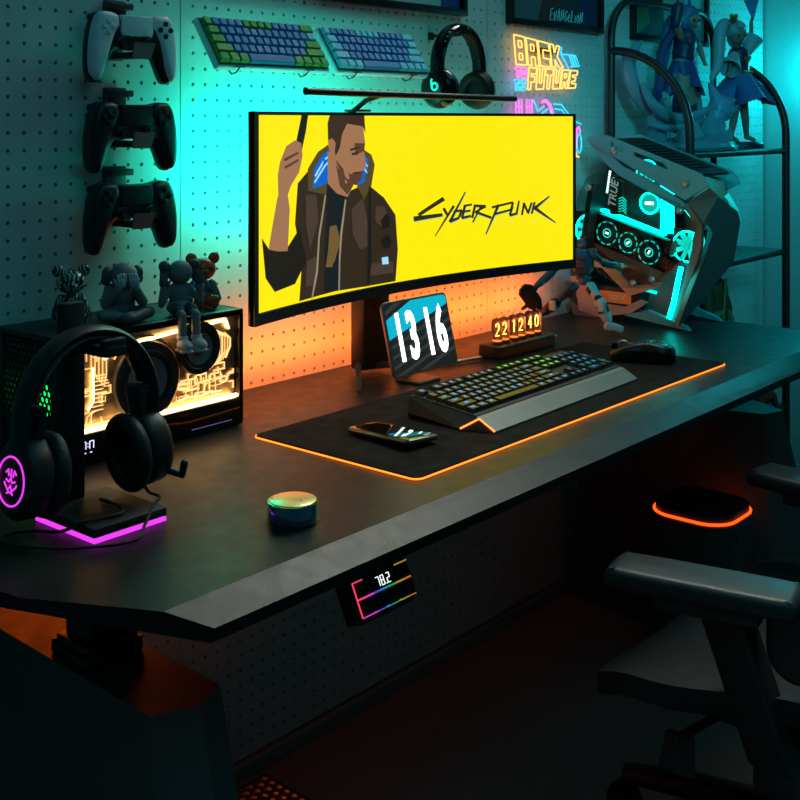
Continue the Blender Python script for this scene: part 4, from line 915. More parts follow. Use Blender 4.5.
# ================================================================== KEYBOARD
kb = thing('keyboard', 'full size black keyboard with grey frame and blue lit keys on the mouse pad', 'keyboard', (1.54, -.42, .659))
KM = Matrix.Translation((1.550, -.405, 0)) @ RZ(math.radians(1.3))
KF = mat('keyboard_frame', (.20, .21, .205), .45, metal=.35); KD = mat('keyboard_side', (.035, .036, .038), .5)
LEDO = glow('keyboard_orange', (1.0, .21, .03), 3.0)
w = .222
# frame body: cross-section swept along x with flared ends
sec = [(.070, .6600), (.070, .6880), (.064, .6905), (-.058, .6775), (-.064, .6760), (-.090, .6620), (-.090, .6600)]
def sweep(xs, sec, b):
    n = len(sec); k = len(b.v); vs = []; fs = []
    for x in xs:
        vs += [(x if not callable(x) else x(y), y, z) for y, z in sec]
    for i in range(len(xs)-1):
        for j in range(n): fs.append((i*n+j, i*n+(j+1) % n, (i+1)*n+(j+1) % n, (i+1)*n+j))
    fs += [tuple(range(n))[::-1], tuple((len(xs)-1)*n+j for j in range(n))]
    b.add(vs, fs)
b = B(KM); sweep([-.2175, .2185], sec, b); b.build('frame', KF, kb, smooth=0)
for s in (-1, 1):
    x0 = s*.2190
    b = B(KM); P = [(x0, .068, .689), (x0, -.060, .6770), (x0+s*.006, .066, .666), (x0+s*.0175, -.042, .6605), (x0, .070, .660), (x0, -.088, .660), (x0, -.064, .6755)]
    b.add(P, [(0, 1, 3, 2), (2, 3, 5, 4), (0, 2, 4), (1, 6, 3), (6, 5, 3), (0, 4, 5, 6, 1)]); b.build('side_panel', KD, kb, smooth=0)
    b = B(KM); b.tube([(x0+s*.0180, -.042, .6625), (x0+s*.0015, -.0640, .6768), (x0+s*.001, -.0910, .6628)], .0013, 8); (tag(b.build('light_line', LEDO, kb), 'short glowing orange line at the left keyboard end') if s < 0 else None)
b = B(KM @ frame((0, .003, .6843), (1, 0, 0), (0, .122, .013))); b.box((0, .0, .0004), (.434, .119, .0012)); b.build('key_plate', BLACKM, kb, smooth=0)
LEGB = glow('legend_blue', (.03, .42, 1.0), 1.1); LEGG = glow('legend_green', (.10, .85, .10), 1.2)
u = .0190
DM = KM @ frame((-.2138, .0535, .6925), (1, 0, 0), (0, .122, .013))   # x along the rows, y up the deck, z up
KEYM = mat('keycap_black', (.016, .016, .016), .30, bump=.1)
def key(x, row, w, leg, h=1.0, green=False):
    y = -(row+(0 if row == 0 else .18)+ (h-1)/2)*.0182
    kw, kd = w*u-.0014, h*.0182-.0013
    b = B(DM @ T((x+w/2)*u, y, 0))
    bt = [(-kw/2, -kd/2), (kw/2, -kd/2), (kw/2, kd/2), (-kw/2, kd/2)]; t1 = [(p[0]*(1-.0045/kw), p[1]*.75+.0008) for p in bt]; t2 = [(p[0]*(1-.0060/kw), p[1]*.68+.0008) for p in bt]
    b.add([(*p, -.0035) for p in bt]+[(*p, .0040) for p in t1]+[(*p, .0046) for p in t2], [(0, 1, 5, 4), (1, 2, 6, 5), (2, 3, 7, 6), (3, 0, 4, 7), (4, 5, 9, 8), (5, 6, 10, 9), (6, 7, 11, 10), (7, 4, 8, 11), (8, 9, 10, 11)], 0)
    if leg: b.text(leg, .0082 if len(leg) == 1 else .0056, T(0 if len(leg) == 1 or w > 1.1 else 0, .0012, .0048), .0002, 1, bold=.00022)
    b.build('key', [KEYM, LEGG if green else LEGB], kb, smooth=0)
key(0, 0, 1, 'Esc')
for i in range(12): key(2+i+.5*(i//4), 0, 1, 'F%d' % (i+1), green=i >= 8)
for i, t in enumerate(('Prt', 'Scr', 'Brk')): key(15.25+i, 0, 1, t, green=True)
for i, c in enumerate('`1234567890-='): key(i, 1, 1, c)
key(13, 1, 2, 'Back'); key(0, 2, 1.5, 'Tab')
for i, c in enumerate('QWERTYUIOP[]'): key(1.5+i, 2, 1, c)
key(13.5, 2, 1.5, '\\'); key(0, 3, 1.75, 'Caps')
for i, c in enumerate("ASDFGHJKL;'"): key(1.75+i, 3, 1, c)
key(12.75, 3, 2.25, 'Enter'); key(0, 4, 2.25, 'Shift')
for i, c in enumerate('ZXCVBNM,./'): key(2.25+i, 4, 1, c)
key(12.25, 4, 2.75, 'Shift')
x = 0
for wd, t in ((1.25, 'Ctrl'), (1.25, 'Win'), (1.25, 'Alt'), (6.25, ''), (1.25, 'Alt'), (1.25, 'Fn'), (1.25, 'Fn'), (1.25, 'Ctrl')): key(x, 5, wd, t); x += wd
for r, ts in ((1, ('Ins', 'Hm', 'PU')), (2, ('Del', 'End', 'PD'))):
    for i, t in enumerate(ts): key(15.25+i, r, 1, t, green=True)
key(16.25, 4, 1, '^')
for i, t in enumerate('<v>'): key(15.25+i, 5, 1, t)
for r, ts in ((1, ('N', '/', '*', '-')), (2, '789'), (3, '456'), (4, '123')):
    for i, t in enumerate(ts): key(18.5+i, r, 1, t)
key(21.5, 2, 1, '+', h=2); key(21.5, 4, 1, '=', h=2); key(18.5, 5, 2, '0'); key(20.5, 5, 1, '.')

# ================================================================== MOUSE
ms_ = thing('computer_mouse', 'black computer mouse at the right end of the mouse pad', 'mouse', (1.952, -.410, .659))
MM = Matrix.Translation((1.922, -.415, .6592)) @ RZ(math.radians(24))     # local +y is the front
out = [(0, .058), (.018, .057), (.028, .048), (.029, .020), (.026, -.005), (.030, -.030), (.028, -.048), (.016, -.060), (0, -.063)]
out = out+[(-x, y) for x, y in out[-2:0:-1]]; out = [(p.x, p.y) for p in cr([(x, y, 0) for x, y in out], 4, True)]
def shell(lev):
    vs = []; fs = []; n = len(out)
    for s_, z in lev:
        for x, y in out:
            zz = z*.86*(1-.28*((y-(-.018))/.062)**2 if z > .01 else 1)
            vs.append((x*s_, -.004+(y+.004)*(s_*.5+.5 if s_ > .5 else s_*1.1+.2), zz))
    for j in range(len(lev)-1):
        for i in range(n): fs.append((j*n+i, j*n+(i+1) % n, (j+1)*n+(i+1) % n, (j+1)*n+i))
    fs += [tuple(range(n))[::-1], tuple((len(lev)-1)*n+i for i in range(n))]
    return vs, fs
b = B(MM); b.add(*shell([(.94, 0), (1, .004), (.96, .014), (1.0, .020), (.97, .028), (.86, .036), (.66, .041), (.40, .0430), (.08, .0435)])); b.build('body', mat('mouse_black', (.012, .012, .013), .28), ms_, smooth=60)
b = B(MM); b.box((0, .034, .0240), (.0016, .044, .010)); b.build('button_split', BLACKG, ms_)
b = B(MM); b.cyl((-.004, .034, .0250), (.004, .034, .0250), .0105, n=24); b.torus(.0095, .0016, T(0, .034, .025) @ RY(PI/2), n=28, k=6); b.build('scroll_wheel', ALU, ms_)
b = B(MM); b.box((-.0292, .006, .0205), (.003, .022, .005), .001); b.box((-.0292, -.020, .0205), (.003, .022, .005), .001); b.build('side_buttons', BLACKG, ms_)

# ================================================================== TUBE CLOCK
nx = thing('tube_clock', 'clock of six glowing glass tubes reading 22 12 40 on a dark base', 'clock', (1.86, -.176, .655))
b = B(); b.rprism(rrect(.196, .058, .012, 5, 1.861, -.176), .6553, .6790, .003); b.build('base', mat('clock_base', (.030, .022, .018), .42), nx)
b = B(); b.cyl((1.959, -.186, .668), (1.974, -.187, .668), .0035, n=12); b.cyl((1.974, -.187, .668), (1.984, -.188, .668), .0022, n=10); b.build('plug', ALU, nx)
b = B(); b.ell((1.9595, -.194, .669), .0022, n=10, m=6); b.build('indicator', glow('red_dot', (1, .12, .04), 2.0), nx)
NIX = glow('nixie', (1.0, .48, .07), 6.0); NIXD = glow('nixie_base', (1.0, .16, .02), 2.2)
TUBE = mat('tube_glass', (1, .93, .88), .02, trans=1.0, var=0, ior=1.12); MESHM = mat('tube_wire', (.25, .14, .08), .4, metal=.8)
ND = {'2': [[(-1, .55), (-.7, .9), (0, 1), (.75, .85), (1, .45), (.7, 0), (-1, -1), (1, -1)]], '1': [[(-.3, .7), (.15, 1), (.15, -1)]], '4': [[(.45, -1), (.45, 1), (-1, -.35), (1, -.35)]], '0': [[(0, 1), (.7, .75), (1, 0), (.7, -.75), (0, -1), (-.7, -.75), (-1, 0), (-.7, .75), (0, 1)]]}
for ch, x in zip('221240', (1.788, 1.812, 1.843, 1.867, 1.899, 1.923)):
    A = T(x, -.178, .679)
    b = B(A); b.lathe([(.0106, 0), (.0106, .040), (.0098, .0455), (.0070, .0485), (.0022, .0500), (.0018, .0535), (.0002, .0545)], 24); t = b.build('glass_tube', TUBE, nx)
    b = B(A); b.lathe([(.0113, -.001), (.0113, .004), (.0100, .0055)], 24, close=False); b.build('socket', MESHM, t)
    b = B(A); b.lathe([(.0085, .0060), (.0085, .0072), (.0001, .0072)], 20); b.build('glowing_base', NIXD, t)
    b = B(A)
    for l in ND[ch]: b.tube([(p[0]*.0052, -.001, .0275+p[1]*.0115) for p in l], .00085, 8)
    tag(b.build('digit', NIX, t), 'glowing digit '+ch)
    b = B(A)
    for k in range(3): b.tube([(.0078*math.cos(a), .0078*math.sin(a), .010+k*.016) for a in [2*PI*q/18 for q in range(18)]], .0004, 5, closed=True)
    for q in (0, 1): b.cyl((.0078*(1-2*q), 0, .007), (.0078*(1-2*q), 0, .044), .0005, n=6)
    b.build('wire_cage', MESHM, t)

# ================================================================== COMPUTER CASE (side glass faces -X)
pc = thing('computer', 'angular open frame desktop computer with teal glowing parts behind tilted glass', 'computer', (2.36, -.2, .655))
SX = lambda x: frame((x, 0, 0), (0, 1, 0), (0, 0, 1))     # local (x,y) = world (Y,Z); local z = +X
def SP(name, poly, x, t, m, holes=(), par=None):
    b = B(); b.prism(poly, 0, t, 0, SX(x), holes); return b.build(name, m, par or pc, smooth=0)
ALD = mat('case_teal_lit', (.10, .34, .38), .48, metal=.2); ALP = mat('case_panel', (.16, .15, .145), .45, metal=.4)  # ALD: teal room light painted into the aluminium's base colour
plate = [(-.078, 1.062), (-.082, 1.073), (-.127, 1.076), (-.36, .994), (-.378, .969), (-.322, .936), (-.132, 1.035)]
holes = [[(-.139, 1.061), (-.147, 1.058), (-.146, 1.047), (-.138, 1.050)], [(-.162, 1.052), (-.171, 1.049), (-.170, 1.037), (-.161, 1.041)], [(-.196, 1.040), (-.279, 1.012), (-.281, 1.000), (-.198, 1.029)]]
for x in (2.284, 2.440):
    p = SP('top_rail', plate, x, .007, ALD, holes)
    if x < 2.3:
        b = B()
        for y, z in ((-.150, 1.041), (-.325, .971)): b = B(); b.lathe([(.0085, 0), (.0085, .004), (.005, .0055), (.0001, .0045)], 18, SX(x) @ T(y, z, 0) @ RY(PI)); b.build('bolt', ALU, p)
b = B(); b.add([(2.291, -.14, 1.068), (2.44, -.14, 1.068), (2.44, -.352, .993), (2.291, -.352, .993), (2.291, -.14, 1.062), (2.44, -.14, 1.062), (2.44, -.352, .987), (2.291, -.352, .987)], [(0, 1, 2, 3), (7, 6, 5, 4), (0, 4, 5, 1), (1, 5, 6, 2), (2, 6, 7, 3), (3, 7, 4, 0)]); tp = b.build('top_panel', BLACK, pc, smooth=0)
b = B()
for k in range(9): b.box((2.365, -.19-.016*k, 1.053-.0057*k), (.11, .006, .003))
b.build('vent_slats', DGREY, tp)
def thick(name, pts, off, m, par=None):
    n = len(pts); o = V(off); b = B(); P = [V(p) for p in pts]
    vs = [tuple(p) for p in P]+[tuple(p+o) for p in P]
    tri = tessellate_polygon([P]); fs = [tuple(t) for t in tri]+[tuple(i+n for i in t)[::-1] for t in tri]
    for i in range(n): fs.append((i, (i+1) % n, n+(i+1) % n, n+i))
    b.add(vs, fs); return b.build(name, m, par or pc, smooth=0)
thick('corner_plate', [(2.288, -.327, .931), (2.288, -.378, .966), (2.300, -.393, .947), (2.262, -.378, .893)], (.010, .006, -.004), ALP)
thick('front_panel', [(2.300, -.394, .945), (2.413, -.387, .906), (2.441, -.380, .881), (2.456, -.357, .788), (2.268, -.328, .674), (2.246, -.3245, .664), (2.272, -.345, .746), (2.300, -.368, .831), (2.306, -.377, .868), (2.264, -.382, .890)], (.010, .014, .004), ALP)
thick('lit_corner_plate', [(2.330, -.392, .944), (2.415, -.3875, .909), (2.440, -.381, .884), (2.448, -.372, .850), (2.470, -.345, .895), (2.445, -.350, .945)], (.003, .002, 0), mat('plate_teal_glow', (.05, .2, .2), .4, emit=TEALG, es=.55))  # not a lamp: emission stands in for teal light on the corner plate
SP('side_post', [(-.327, .930), (-.362, .884), (-.358, .830), (-.335, .763), (-.304, .673), (-.288, .668), (-.318, .760), (-.338, .830), (-.342, .880), (-.318, .922)], 2.287, .012, ALP)
# tinted side glass
glassp = [(-.110, .991), (-.309, .929), (-.352, .884), (-.331, .828), (-.264, .741), (-.174, .731), (-.110, .761), (-.056, .831), (-.048, .912), (-.078, .976)]
SP('side_glass', glassp, 2.281, .003, mat('smoked_glass', (.62, .80, .74), .03, trans=1.0, var=0, ior=1.15))
for y, z in ((-.312, .912), (-.246, .757), (-.20, .745), (-.085, .955)):
    b = B(); b.lathe([(.0075, 0), (.0075, .005), (.004, .0075), (.0001, .0065)], 18, SX(2.281) @ T(y, z, 0) @ RY(PI)); b.build('bolt', ALU, pc)
ALO = mat('case_orange_lit', (.40, .34, .30), .4, metal=.5)  # warm tint paints the orange light falling on these aluminium plates
SP('lower_plate', [(-.030, .745), (-.048, .709), (-.056, .668), (-.11, .6585), (-.192, .676), (-.232, .704), (-.214, .708), (-.174, .688), (-.120, .690), (-.085, .720), (-.060, .748)], 2.284, .008, ALO)
SP('strut', [(-.040, .770), (-.110, .770), (-.180, .712), (-.250, .738), (-.262, .750), (-.185, .735), (-.120, .790), (-.045, .800)], 2.296, .008, ALO)
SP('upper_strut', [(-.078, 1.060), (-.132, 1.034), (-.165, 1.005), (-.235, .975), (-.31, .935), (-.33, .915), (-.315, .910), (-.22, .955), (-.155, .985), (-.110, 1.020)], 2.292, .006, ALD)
for x in (2.286, 2.43):
    b = B(); b.add([(x, -.03, .690), (x, -.06, .672), (x, -.12, .6565), (x, -.04, .6555), (x+.012, -.03, .690), (x+.012, -.06, .672), (x+.012, -.12, .6565), (x+.012, -.04, .6555)], [(0, 1, 2, 3), (7, 6, 5, 4), (0, 4, 5, 1), (1, 5, 6, 2), (2, 6, 7, 3), (3, 7, 4, 0)])
    b.build('foot', ALP, pc, smooth=0)
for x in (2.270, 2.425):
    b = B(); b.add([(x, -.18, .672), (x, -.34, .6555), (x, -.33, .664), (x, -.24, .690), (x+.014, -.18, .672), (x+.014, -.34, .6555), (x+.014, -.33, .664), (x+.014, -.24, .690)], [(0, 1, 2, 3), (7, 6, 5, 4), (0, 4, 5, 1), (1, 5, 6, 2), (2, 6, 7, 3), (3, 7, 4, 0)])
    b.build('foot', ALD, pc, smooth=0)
SP('right_panel', [(-.15, 1.02), (-.35, .97), (-.365, .84), (-.30, .69), (-.09, .68), (-.09, .85)], 2.425, .006, ALP)
SP('rear_frame', [(-.032, .70), (-.045, .70), (-.085, .96), (-.072, .96)], 2.30, .13, BLACK)
# inside: board, cooler, memory, graphics card, fans
TG1 = glow('teal_bright', (.0, 1.0, .88), 6.0); TG2 = glow('teal_soft', (.0, .80, .72), 1.3); WG = glow('white_bright', (.8, 1, 1), 3.0)
bd = SP('motherboard', [(-.055, .78), (-.27, .78), (-.27, .99), (-.055, 1.02)], 2.412, .003, mat('board_black', (.012, .016, .016), .4))
b = B(); b.box((2.405, -.075, .93), (.014, .035, .10), .003); b.box((2.405, -.17, .985), (.014, .10, .022), .003); b.build('heat_sink', DGREY, bd)
A = SX(2.404) @ RY(PI)
cp = thing('x', None, None, (0, 0, 0)) if False else None
b = B(); b.lathe([(.024, 0), (.024, .028), (.022, .031), (.0001, .031)], 40, frame((2.405, -.190, .918), (0, -1, 0), (0, 0, 1))); pump = b.build('cooler_pump', mat('pump_teal', (.03, .18, .17), .35, emit=TEALG, es=.35), pc)
b = B(); b.torus(.0235, .0022, frame((2.3735, -.190, .918), (0, -1, 0), (0, 0, 1))); b.build('pump_ring', TG1, pump)
b = B(); b.box((2.372, -.190, .918), (.002, .022, .007), .001); b.build('pump_badge', WG, pump)
for k in range(4):
    b = B(); b.box((2.392, -.222-.009*k, .915), (.036, .005, .125), .001); st_ = b.build('memory_stick', BLACK, pc)
    b = B(); b.box((2.3725, -.222-.009*k, .915), (.006, .006, .127), .002); b.build('light_bar', TG1, st_)
def fan(c, ax, up, R, name, ringm, par=pc):
    A = frame(c, ax, up); b = B(A); sq = [(-R-.004, -R-.004), (R+.004, -R-.004), (R+.004, R+.004), (-R-.004, R+.004)]
    b.prism(sq, -.012, .004, 0, None, [[(R*math.cos(2*PI*i/32), R*math.sin(2*PI*i/32)) for i in range(32)]]); f = b.build(name, BLACK, par, smooth=0)
    b = B(A); b.torus(R*.96, R*.055, T(0, 0, .004)); b.build('ring_light', ringm, f)
    b = B(A); b.lathe([(R*.30, -.008), (R*.30, .002), (.0001, .003)], 24)
    for k in range(9):
        a = 2*PI*k/9; m = RZ(a) @ T(R*.60, 0, -.004) @ RX(.5); b.box((0, 0, 0), (R*.62, R*.34, .0015), .0004, 0, m)
    b.build('rotor', mat('rotor_teal_glow', (.10, .40, .38), .5, emit=TEALG, es=.7), f)  # blades emit to imitate teal haze inside the case
fan((2.355, -.318, .875), (1, 0, 0), (0, .18, .98), .040, 'case_fan', TG1) if False else None
fan((2.375, -.285, .825), (0, -1, 0), (0, 0, 1), .036, 'case_fan', TG1)
fan((2.385, -.180, .990), (0, -1, 0), (0, -.3, 1), .028, 'case_fan', TG1)
fan((2.350, -.052, .850), (.55, -.83, 0), (0, 0, 1), .040, 'case_fan', TG1)
# graphics card, fans facing the glass, tilted
GM = frame((2.335, -.158, .830), (0, -.955, -.285), (0, -.285, .955))     # local z -> -X
b = B(GM); b.box((0, 0, -.018), (.206, .074, .034), .006); gp = b.build('graphics_card', BLACKG, pc)
for k, (dx, R) in enumerate(((-.058, .027), (0.0, .0235), (.056, .027))):
    A = GM @ T(dx, -.002*k, 0)
    b = B(A); b.lathe([(R*1.12, -.001), (R*1.12, .002), (R*1.0, .003), (R*.95, .000), (R*.34, -.001), (R*.30, .002), (.0001, .0025)], 36); f = b.build('card_fan', BLACKM, gp)
    b = B(A); b.torus(R*.36, .0013, T(0, 0, .003), n=28, k=6)
    for q in range(10):
        a0 = 2*PI*q/10; b.tube([(R*.98*math.cos(a0+t*.36), R*.98*math.sin(a0+t*.36), .0035) for t in (0, .33, .66, 1)], .0011, 6)
    b.build('fan_light', TG2, f)
    b = B(A); b.box((0, 0, .003), (.010, .0045, .001), .0004, 0, RZ((.1, .9, 1.3)[k])); b.build('fan_badge', WG, f)
b = B(GM); b.box((-.012, .043, -.018), (.17, .006, .020), .002); b.build('card_light', TG1, gp)
b = B(GM); b.prism([(-.10, -.038), (.10, -.038), (.08, -.060), (-.04, -.056), (-.07, -.048)], -.016, -.006); b.build('card_shroud', ALP, gp, smooth=0)
# printed plate by the rear
b = B(frame((2.335, -.128, .935), (0, -1, 0), (0, 0, 1))); b.box((-.002, 0, 0), (.034, .088, .004), .001); pl = b.build('cover_plate', BLACKM, pc)
b = B(frame((2.332, -.121, .942), (0, -.16, .987), (0, .987, .16))); b.text('TRUE', .027, T(-.004, .0, .001), .0006, bold=.0004, sx=.95, shear=.25); tag(b.build('lettering', mat('plate_print', (.5, .55, .55), .5, emit=(.5, .6, .6), es=.35), pl, smooth=0), 'pale lettering running upwards')
b = B(frame((2.332, -.113, .965), (0, -.16, .987), (0, .987, .16)))
for k in range(9): b.box((-.024+.006*k, .006, .001), (.0045, .005, .0006))
b.build('white_bars', WG, pl, smooth=0)
b = B(frame((2.332, -.146, .914), (0, -1, 0), (0, 0, 1)))
for k in range(6): b.tube([(-.012, .014-.006*k, .001), (-.002, .018-.006*k, .001), (.008, .010-.006*k, .001)], .0011, 6)
b.build('teal_chevrons', TG2, pl)
# power supply with orange label, lower light strip
b = B(); b.box((2.36, -.13, .705), (.10, .15, .045), .003); ps = b.build('power_supply', BLACK, pc)
b = B(frame((2.3095, -.135, .703), (0, -1, 0), (0, 0, 1))); b.box((0, 0, -.0005), (.085, .026, .002), .0004); lb2 = b.build('label_plate', mat('label_orange', (.55, .10, .02), .45, emit=(.8, .14, .02), es=.25), ps)
b = B(frame((2.3080, -.135, .703), (0, -1, 0), (0, 0, 1))); b.text('1000X', .017, T(.006, 0, .0004), .0004, bold=.0002); b.build('lettering', mat('label_print', (.75, .5, .4), .5), lb2, smooth=0)
b = B(); b.tube([(2.280, -.287, .676), (2.280, -.298, .710), (2.280, -.312, .775), (2.281, -.316, .790)], .0055, 10); tag(b.build('light_strip', TG1, pc), 'slanted bright teal light strip behind the front post')
b = B(); b.tube([(2.32, -.345, .86), (2.325, -.350, .83), (2.318, -.342, .80)], .004, 8); b.build('cable', TG2, pc)
b = B(); b.tube([(2.36, -.18, .70), (2.33, -.20, .725), (2.32, -.235, .722)], .004, 8); b.build('cable', TG2, pc)
b = B(); b.tube([(2.315, -.350, .79), (2.335, -.340, .805), (2.36, -.33, .80)], .005, 8); b.build('orange_cable', mat('cable_orange', (.55, .14, .05), .5, emit=(.9, .2, .06), es=.2), pc)
SP('lower_shroud', [(-.19, .66), (-.30, .675), (-.335, .76), (-.29, .80), (-.22, .73)], 2.33, .006, ALP)

# ================================================================== MODEL ROBOT
rb = thing('robot_model', 'blue and white jointed robot model striding in front of the computer', 'robot figure', (2.12, -.17, .655))
RBB = mat('robot_blue', (.05, .10, .17), .35, metal=.4); RBD = mat('robot_dark', (.03, .035, .045), .4, metal=.5); RBW = mat('robot_white', (.55, .57, .58), .4); RBO = mat('robot_orange', (.5, .16, .05), .4)
def seg(p0, p1, w, d, mi, b, taper=.8, up=(0, 0, 1)):
    A = along(p0, p1); h = (V(p1)-V(p0)).length
    vs = []; fs = []
    for t, s in ((0, .7), (.15, 1), (.6, taper), (.85, taper*.9), (1, taper*.6)):
        for sx, sy in ((-1, -.6), (-.6, -1), (.6, -1), (1, -.6), (1, .6), (.6, 1), (-.6, 1), (-1, .6)): vs.append((sx*w*s/2, sy*d*s/2, h*t))
    for j in range(4):
        for i in range(8): fs.append((j*8+i, j*8+(i+1) % 8, j*8+8+(i+1) % 8, j*8+8+i))
    fs += [tuple(range(8))[::-1], tuple(range(32, 40))]
    b.add(vs, fs, mi, A)
    for t in (.3, .5): b.box((0, -d*.42, h*t), (w*.55, d*.25, h*.10), .0008, 1-min(mi, 1), A)
    for s in (-1, 1): b.box((s*w*.42, 0, h*.42), (w*.25, d*.5, h*.34), .0008, 1-min(mi, 1), A)
J = dict(neck=(2.119, -.165, .824), chest=(2.124, -.165, .806), waist=(2.127, -.165, .780), pel=(2.127, -.165, .764), shR=(2.127, -.186, .824), elR=(2.152, -.2, .800), wrR=(2.200, -.21, .793), hipR=(2.127, -.177, .757), knR=(2.107, -.212, .732), anR=(2.117, -.232, .682), toR=(2.134, -.252, .667), hipL=(2.123, -.150, .755), knL=(2.112, -.108, .716), anL=(2.120, -.062, .682), toL=(2.118, -.035, .668), shL=(2.115, -.146, .815), elL=(2.045, -.140, .790), wrL=(1.972, -.145, .766))
b = B(); seg(J['waist'], (2.118, -.165, .830), .040, .030, 0, b, 1.1); b.box((2.121, -.166, .812), (.020, .036, .016), .002, 1); b.box((2.108, -.171, .813), (.006, .014, .012), .001, 1); b.build('torso', [RBB, RBD], rb, smooth=30)
b = B(); seg(J['pel'], J['waist'], .030, .024, 0, b, .9); b.box((2.118, -.168, .764), (.014, .018, .016), .002, 1); b.build('pelvis', [RBD, RBB], rb, smooth=30)
b = B(); b.ell((2.112, -.168, .844), (.0095, .0095, .012), 0, n=12, m=8); b.box((2.104, -.172, .843), (.006, .011, .005), .001, 1); b.box((2.106, -.171, .856), (.002, .002, .014), .0005, 1, T(0, 0, 0)); b.tube([(2.105, -.173, .852), (2.102, -.185, .862)], .0008, 6, 1); b.tube([(2.105, -.171, .852), (2.099, -.160, .862)], .0008, 6, 1); b.build('head', [RBB, RBO], rb)
for n_, a, k, e in (('leg', 'hipR', 'knR', 'anR'), ('leg', 'hipL', 'knL', 'anL')):
    b = B(); seg(J[a], J[k], .022, .020, 0, b); b.ell(J[k], .0085, 1, n=12, m=8); seg(J[k], J[e], .024, .022, 0, b, .9); b.box(V(J[k])*.7+V(J[e])*.3+V((-.009, -.006, 0)), (.010, .016, .022), .002, 2)
    leg = b.build(n_, [RBW if a == 'hipR' else RBB, RBD, RBW], rb, smooth=30)
    p = J['toR' if a == 'hipR' else 'toL']; q = J[e]
    b = B(); A = along(V(q)+V((-.004, .004, -.004)), V(p)+V((.004, -.004, 0))); h = (V(p)-V(q)).length
    b.box((0, 0, h*.55), (.022, .014, h*.9+.012), .003, 0, A); b.box((0, -.004, h*.15), (.018, .012, .014), .002, 0, A); b.box((0, .002, h*1.05), (.018, .010, .010), .002, 1, A); b.build('foot', [RBW, GREYP], leg)
for a, k, e in (('shR', 'elR', 'wrR'), ('shL', 'elL', 'wrL')):
    b = B(); b.box(J[a], (.018, .016, .020), .003, 0); seg(J[a], J[k], .014, .013, 0, b); b.ell(J[k], .007, 1, n=12, m=8); seg(J[k], J[e], .016, .015, 0, b, .9); arm = b.build('arm', [RBB, RBD], rb, smooth=30)
    d = (V(J[e])-V(J[k])).normalized(); b = B(); q = V(J[e])
    b.box(q+d*.006, (.009, .009, .010), .002)
    for f in range(4):
        o = q+d*.010+V((0, (f-1.5)*.0026, .001)); b.cap(o, o+d*.006, .0012, n=8); b.cap(o+d*.006, o+d*.010+V((0, 0, -.003)), .0011, n=8)
    b.cap(q+V((0, -.004, -.002)), q+d*.008+V((0, -.006, -.004)), .0012, n=8); b.build('hand', RBW if a == 'shR' else RBD, arm)
M = frame((1.948, -.150, .748), (.72, -.1, -.69), (.55, -.35, .62))
b = B(M); b.rprism([(-.036, -.010), (-.028, -.018), (.014, -.020), (.038, -.008), (.040, .002), (.020, .014), (-.022, .016), (-.036, .006)], -.003, .004, .002); b.box((-.012, 0, .005), (.026, .014, .004), .001); b.cap((.006, -.020, .0), (.004, -.030, .0), .004, .003, n=10); b.build('shield', mat('robot_shield', (.06, .035, .03), .4), rb)

# ================================================================== DISPLAY RACK
rk = thing('display_rack', 'black tube frame display rack with rounded arches beside the wall', 'rack', (2.76, -.13, 0))
XA, XB, YB, YF = 2.475, 3.048, -.031, -.241
b = B(); pts = [(XA, YB, 0), (XA, YB, 1.31)]+[(XA+.1-.1*math.cos(t), YB, 1.31+.1*math.sin(t)) for t in [PI/2*i/8 for i in range(1, 9)]]+[(XB-.1+.1*math.sin(t), YB, 1.31+.1*math.cos(t)) for t in [PI/2*i/8 for i in range(9)]]+[(XB, YB, 0)]
b.tube(pts, .0095, 14, up=(0, 1, 0)); b.build('rear_hoop', STEEL, rk)
for x in (XA, XB):
    b = B(); r = YB-YF; b.tube([(x, YF, 0), (x, YF, 1.07)]+[(x, YB-r*math.cos(t), 1.07+r*1.0*math.sin(t)) for t in [PI/2*i/14 for i in range(15)]], .0105, 14, up=(1, 0, 0)); b.build('side_arch', STEEL, rk)
SHM = mat('shelf_black', (.020, .022, .023), .4)
for z in (1.026, .752, .33):
    b = B(); b.box(((XA+XB)/2, (YB+YF)/2, z), (XB-XA, YB-YF-.01, .012), .002); sh = b.build('shelf', SHM, rk)
    b = B(); b.tube([(XA, YF, z), (XB, YF, z)], .0075, 12); b.tube([(XA, YB, z), (XB, YB, z)], .0065, 12); b.build('rail', STEEL, sh)

# ================================================================== FIGURINES ON THE RACK
SKN = mat('figurine_skin', (.32, .20, .16), .5); HAIR = mat('figurine_silver_hair', (.28, .38, .45), .4); BLU = mat('figurine_blue_dress', (.012, .06, .22), .45); PALE = mat('figurine_pale_cloth', (.28, .42, .50), .5); NAVY = mat('figurine_navy', (.015, .03, .075), .4); GOLD = mat('figurine_gold', (.45, .32, .10), .3, metal=.8)
ICE = mat('figurine_ice', (.17, .38, .50), .15, trans=.25, ior=1.3, var=.1); BLUH = mat('figurine_blue_hair', (.03, .13, .28), .4); STK = mat('figurine_stocking', (.20, .14, .13), .5)
def face(b, c, s, f, mi=0):    # eyes and mouth on a small figurine head, f = facing direction
    f = V(f).normalized(); r = V((f.y, -f.x, 0)).normalized()
    for k in (-1, 1): b.ell(V(c)+f*(s*.93)+r*(k*s*.38)+V((0, 0, -s*.08)), (s*.13, s*.13, s*.17), mi, n=8, m=6)
    b.ell(V(c)+f*(s*.95)+V((0, 0, -s*.55)), (s*.10, s*.10, s*.05), mi, n=8, m=6)
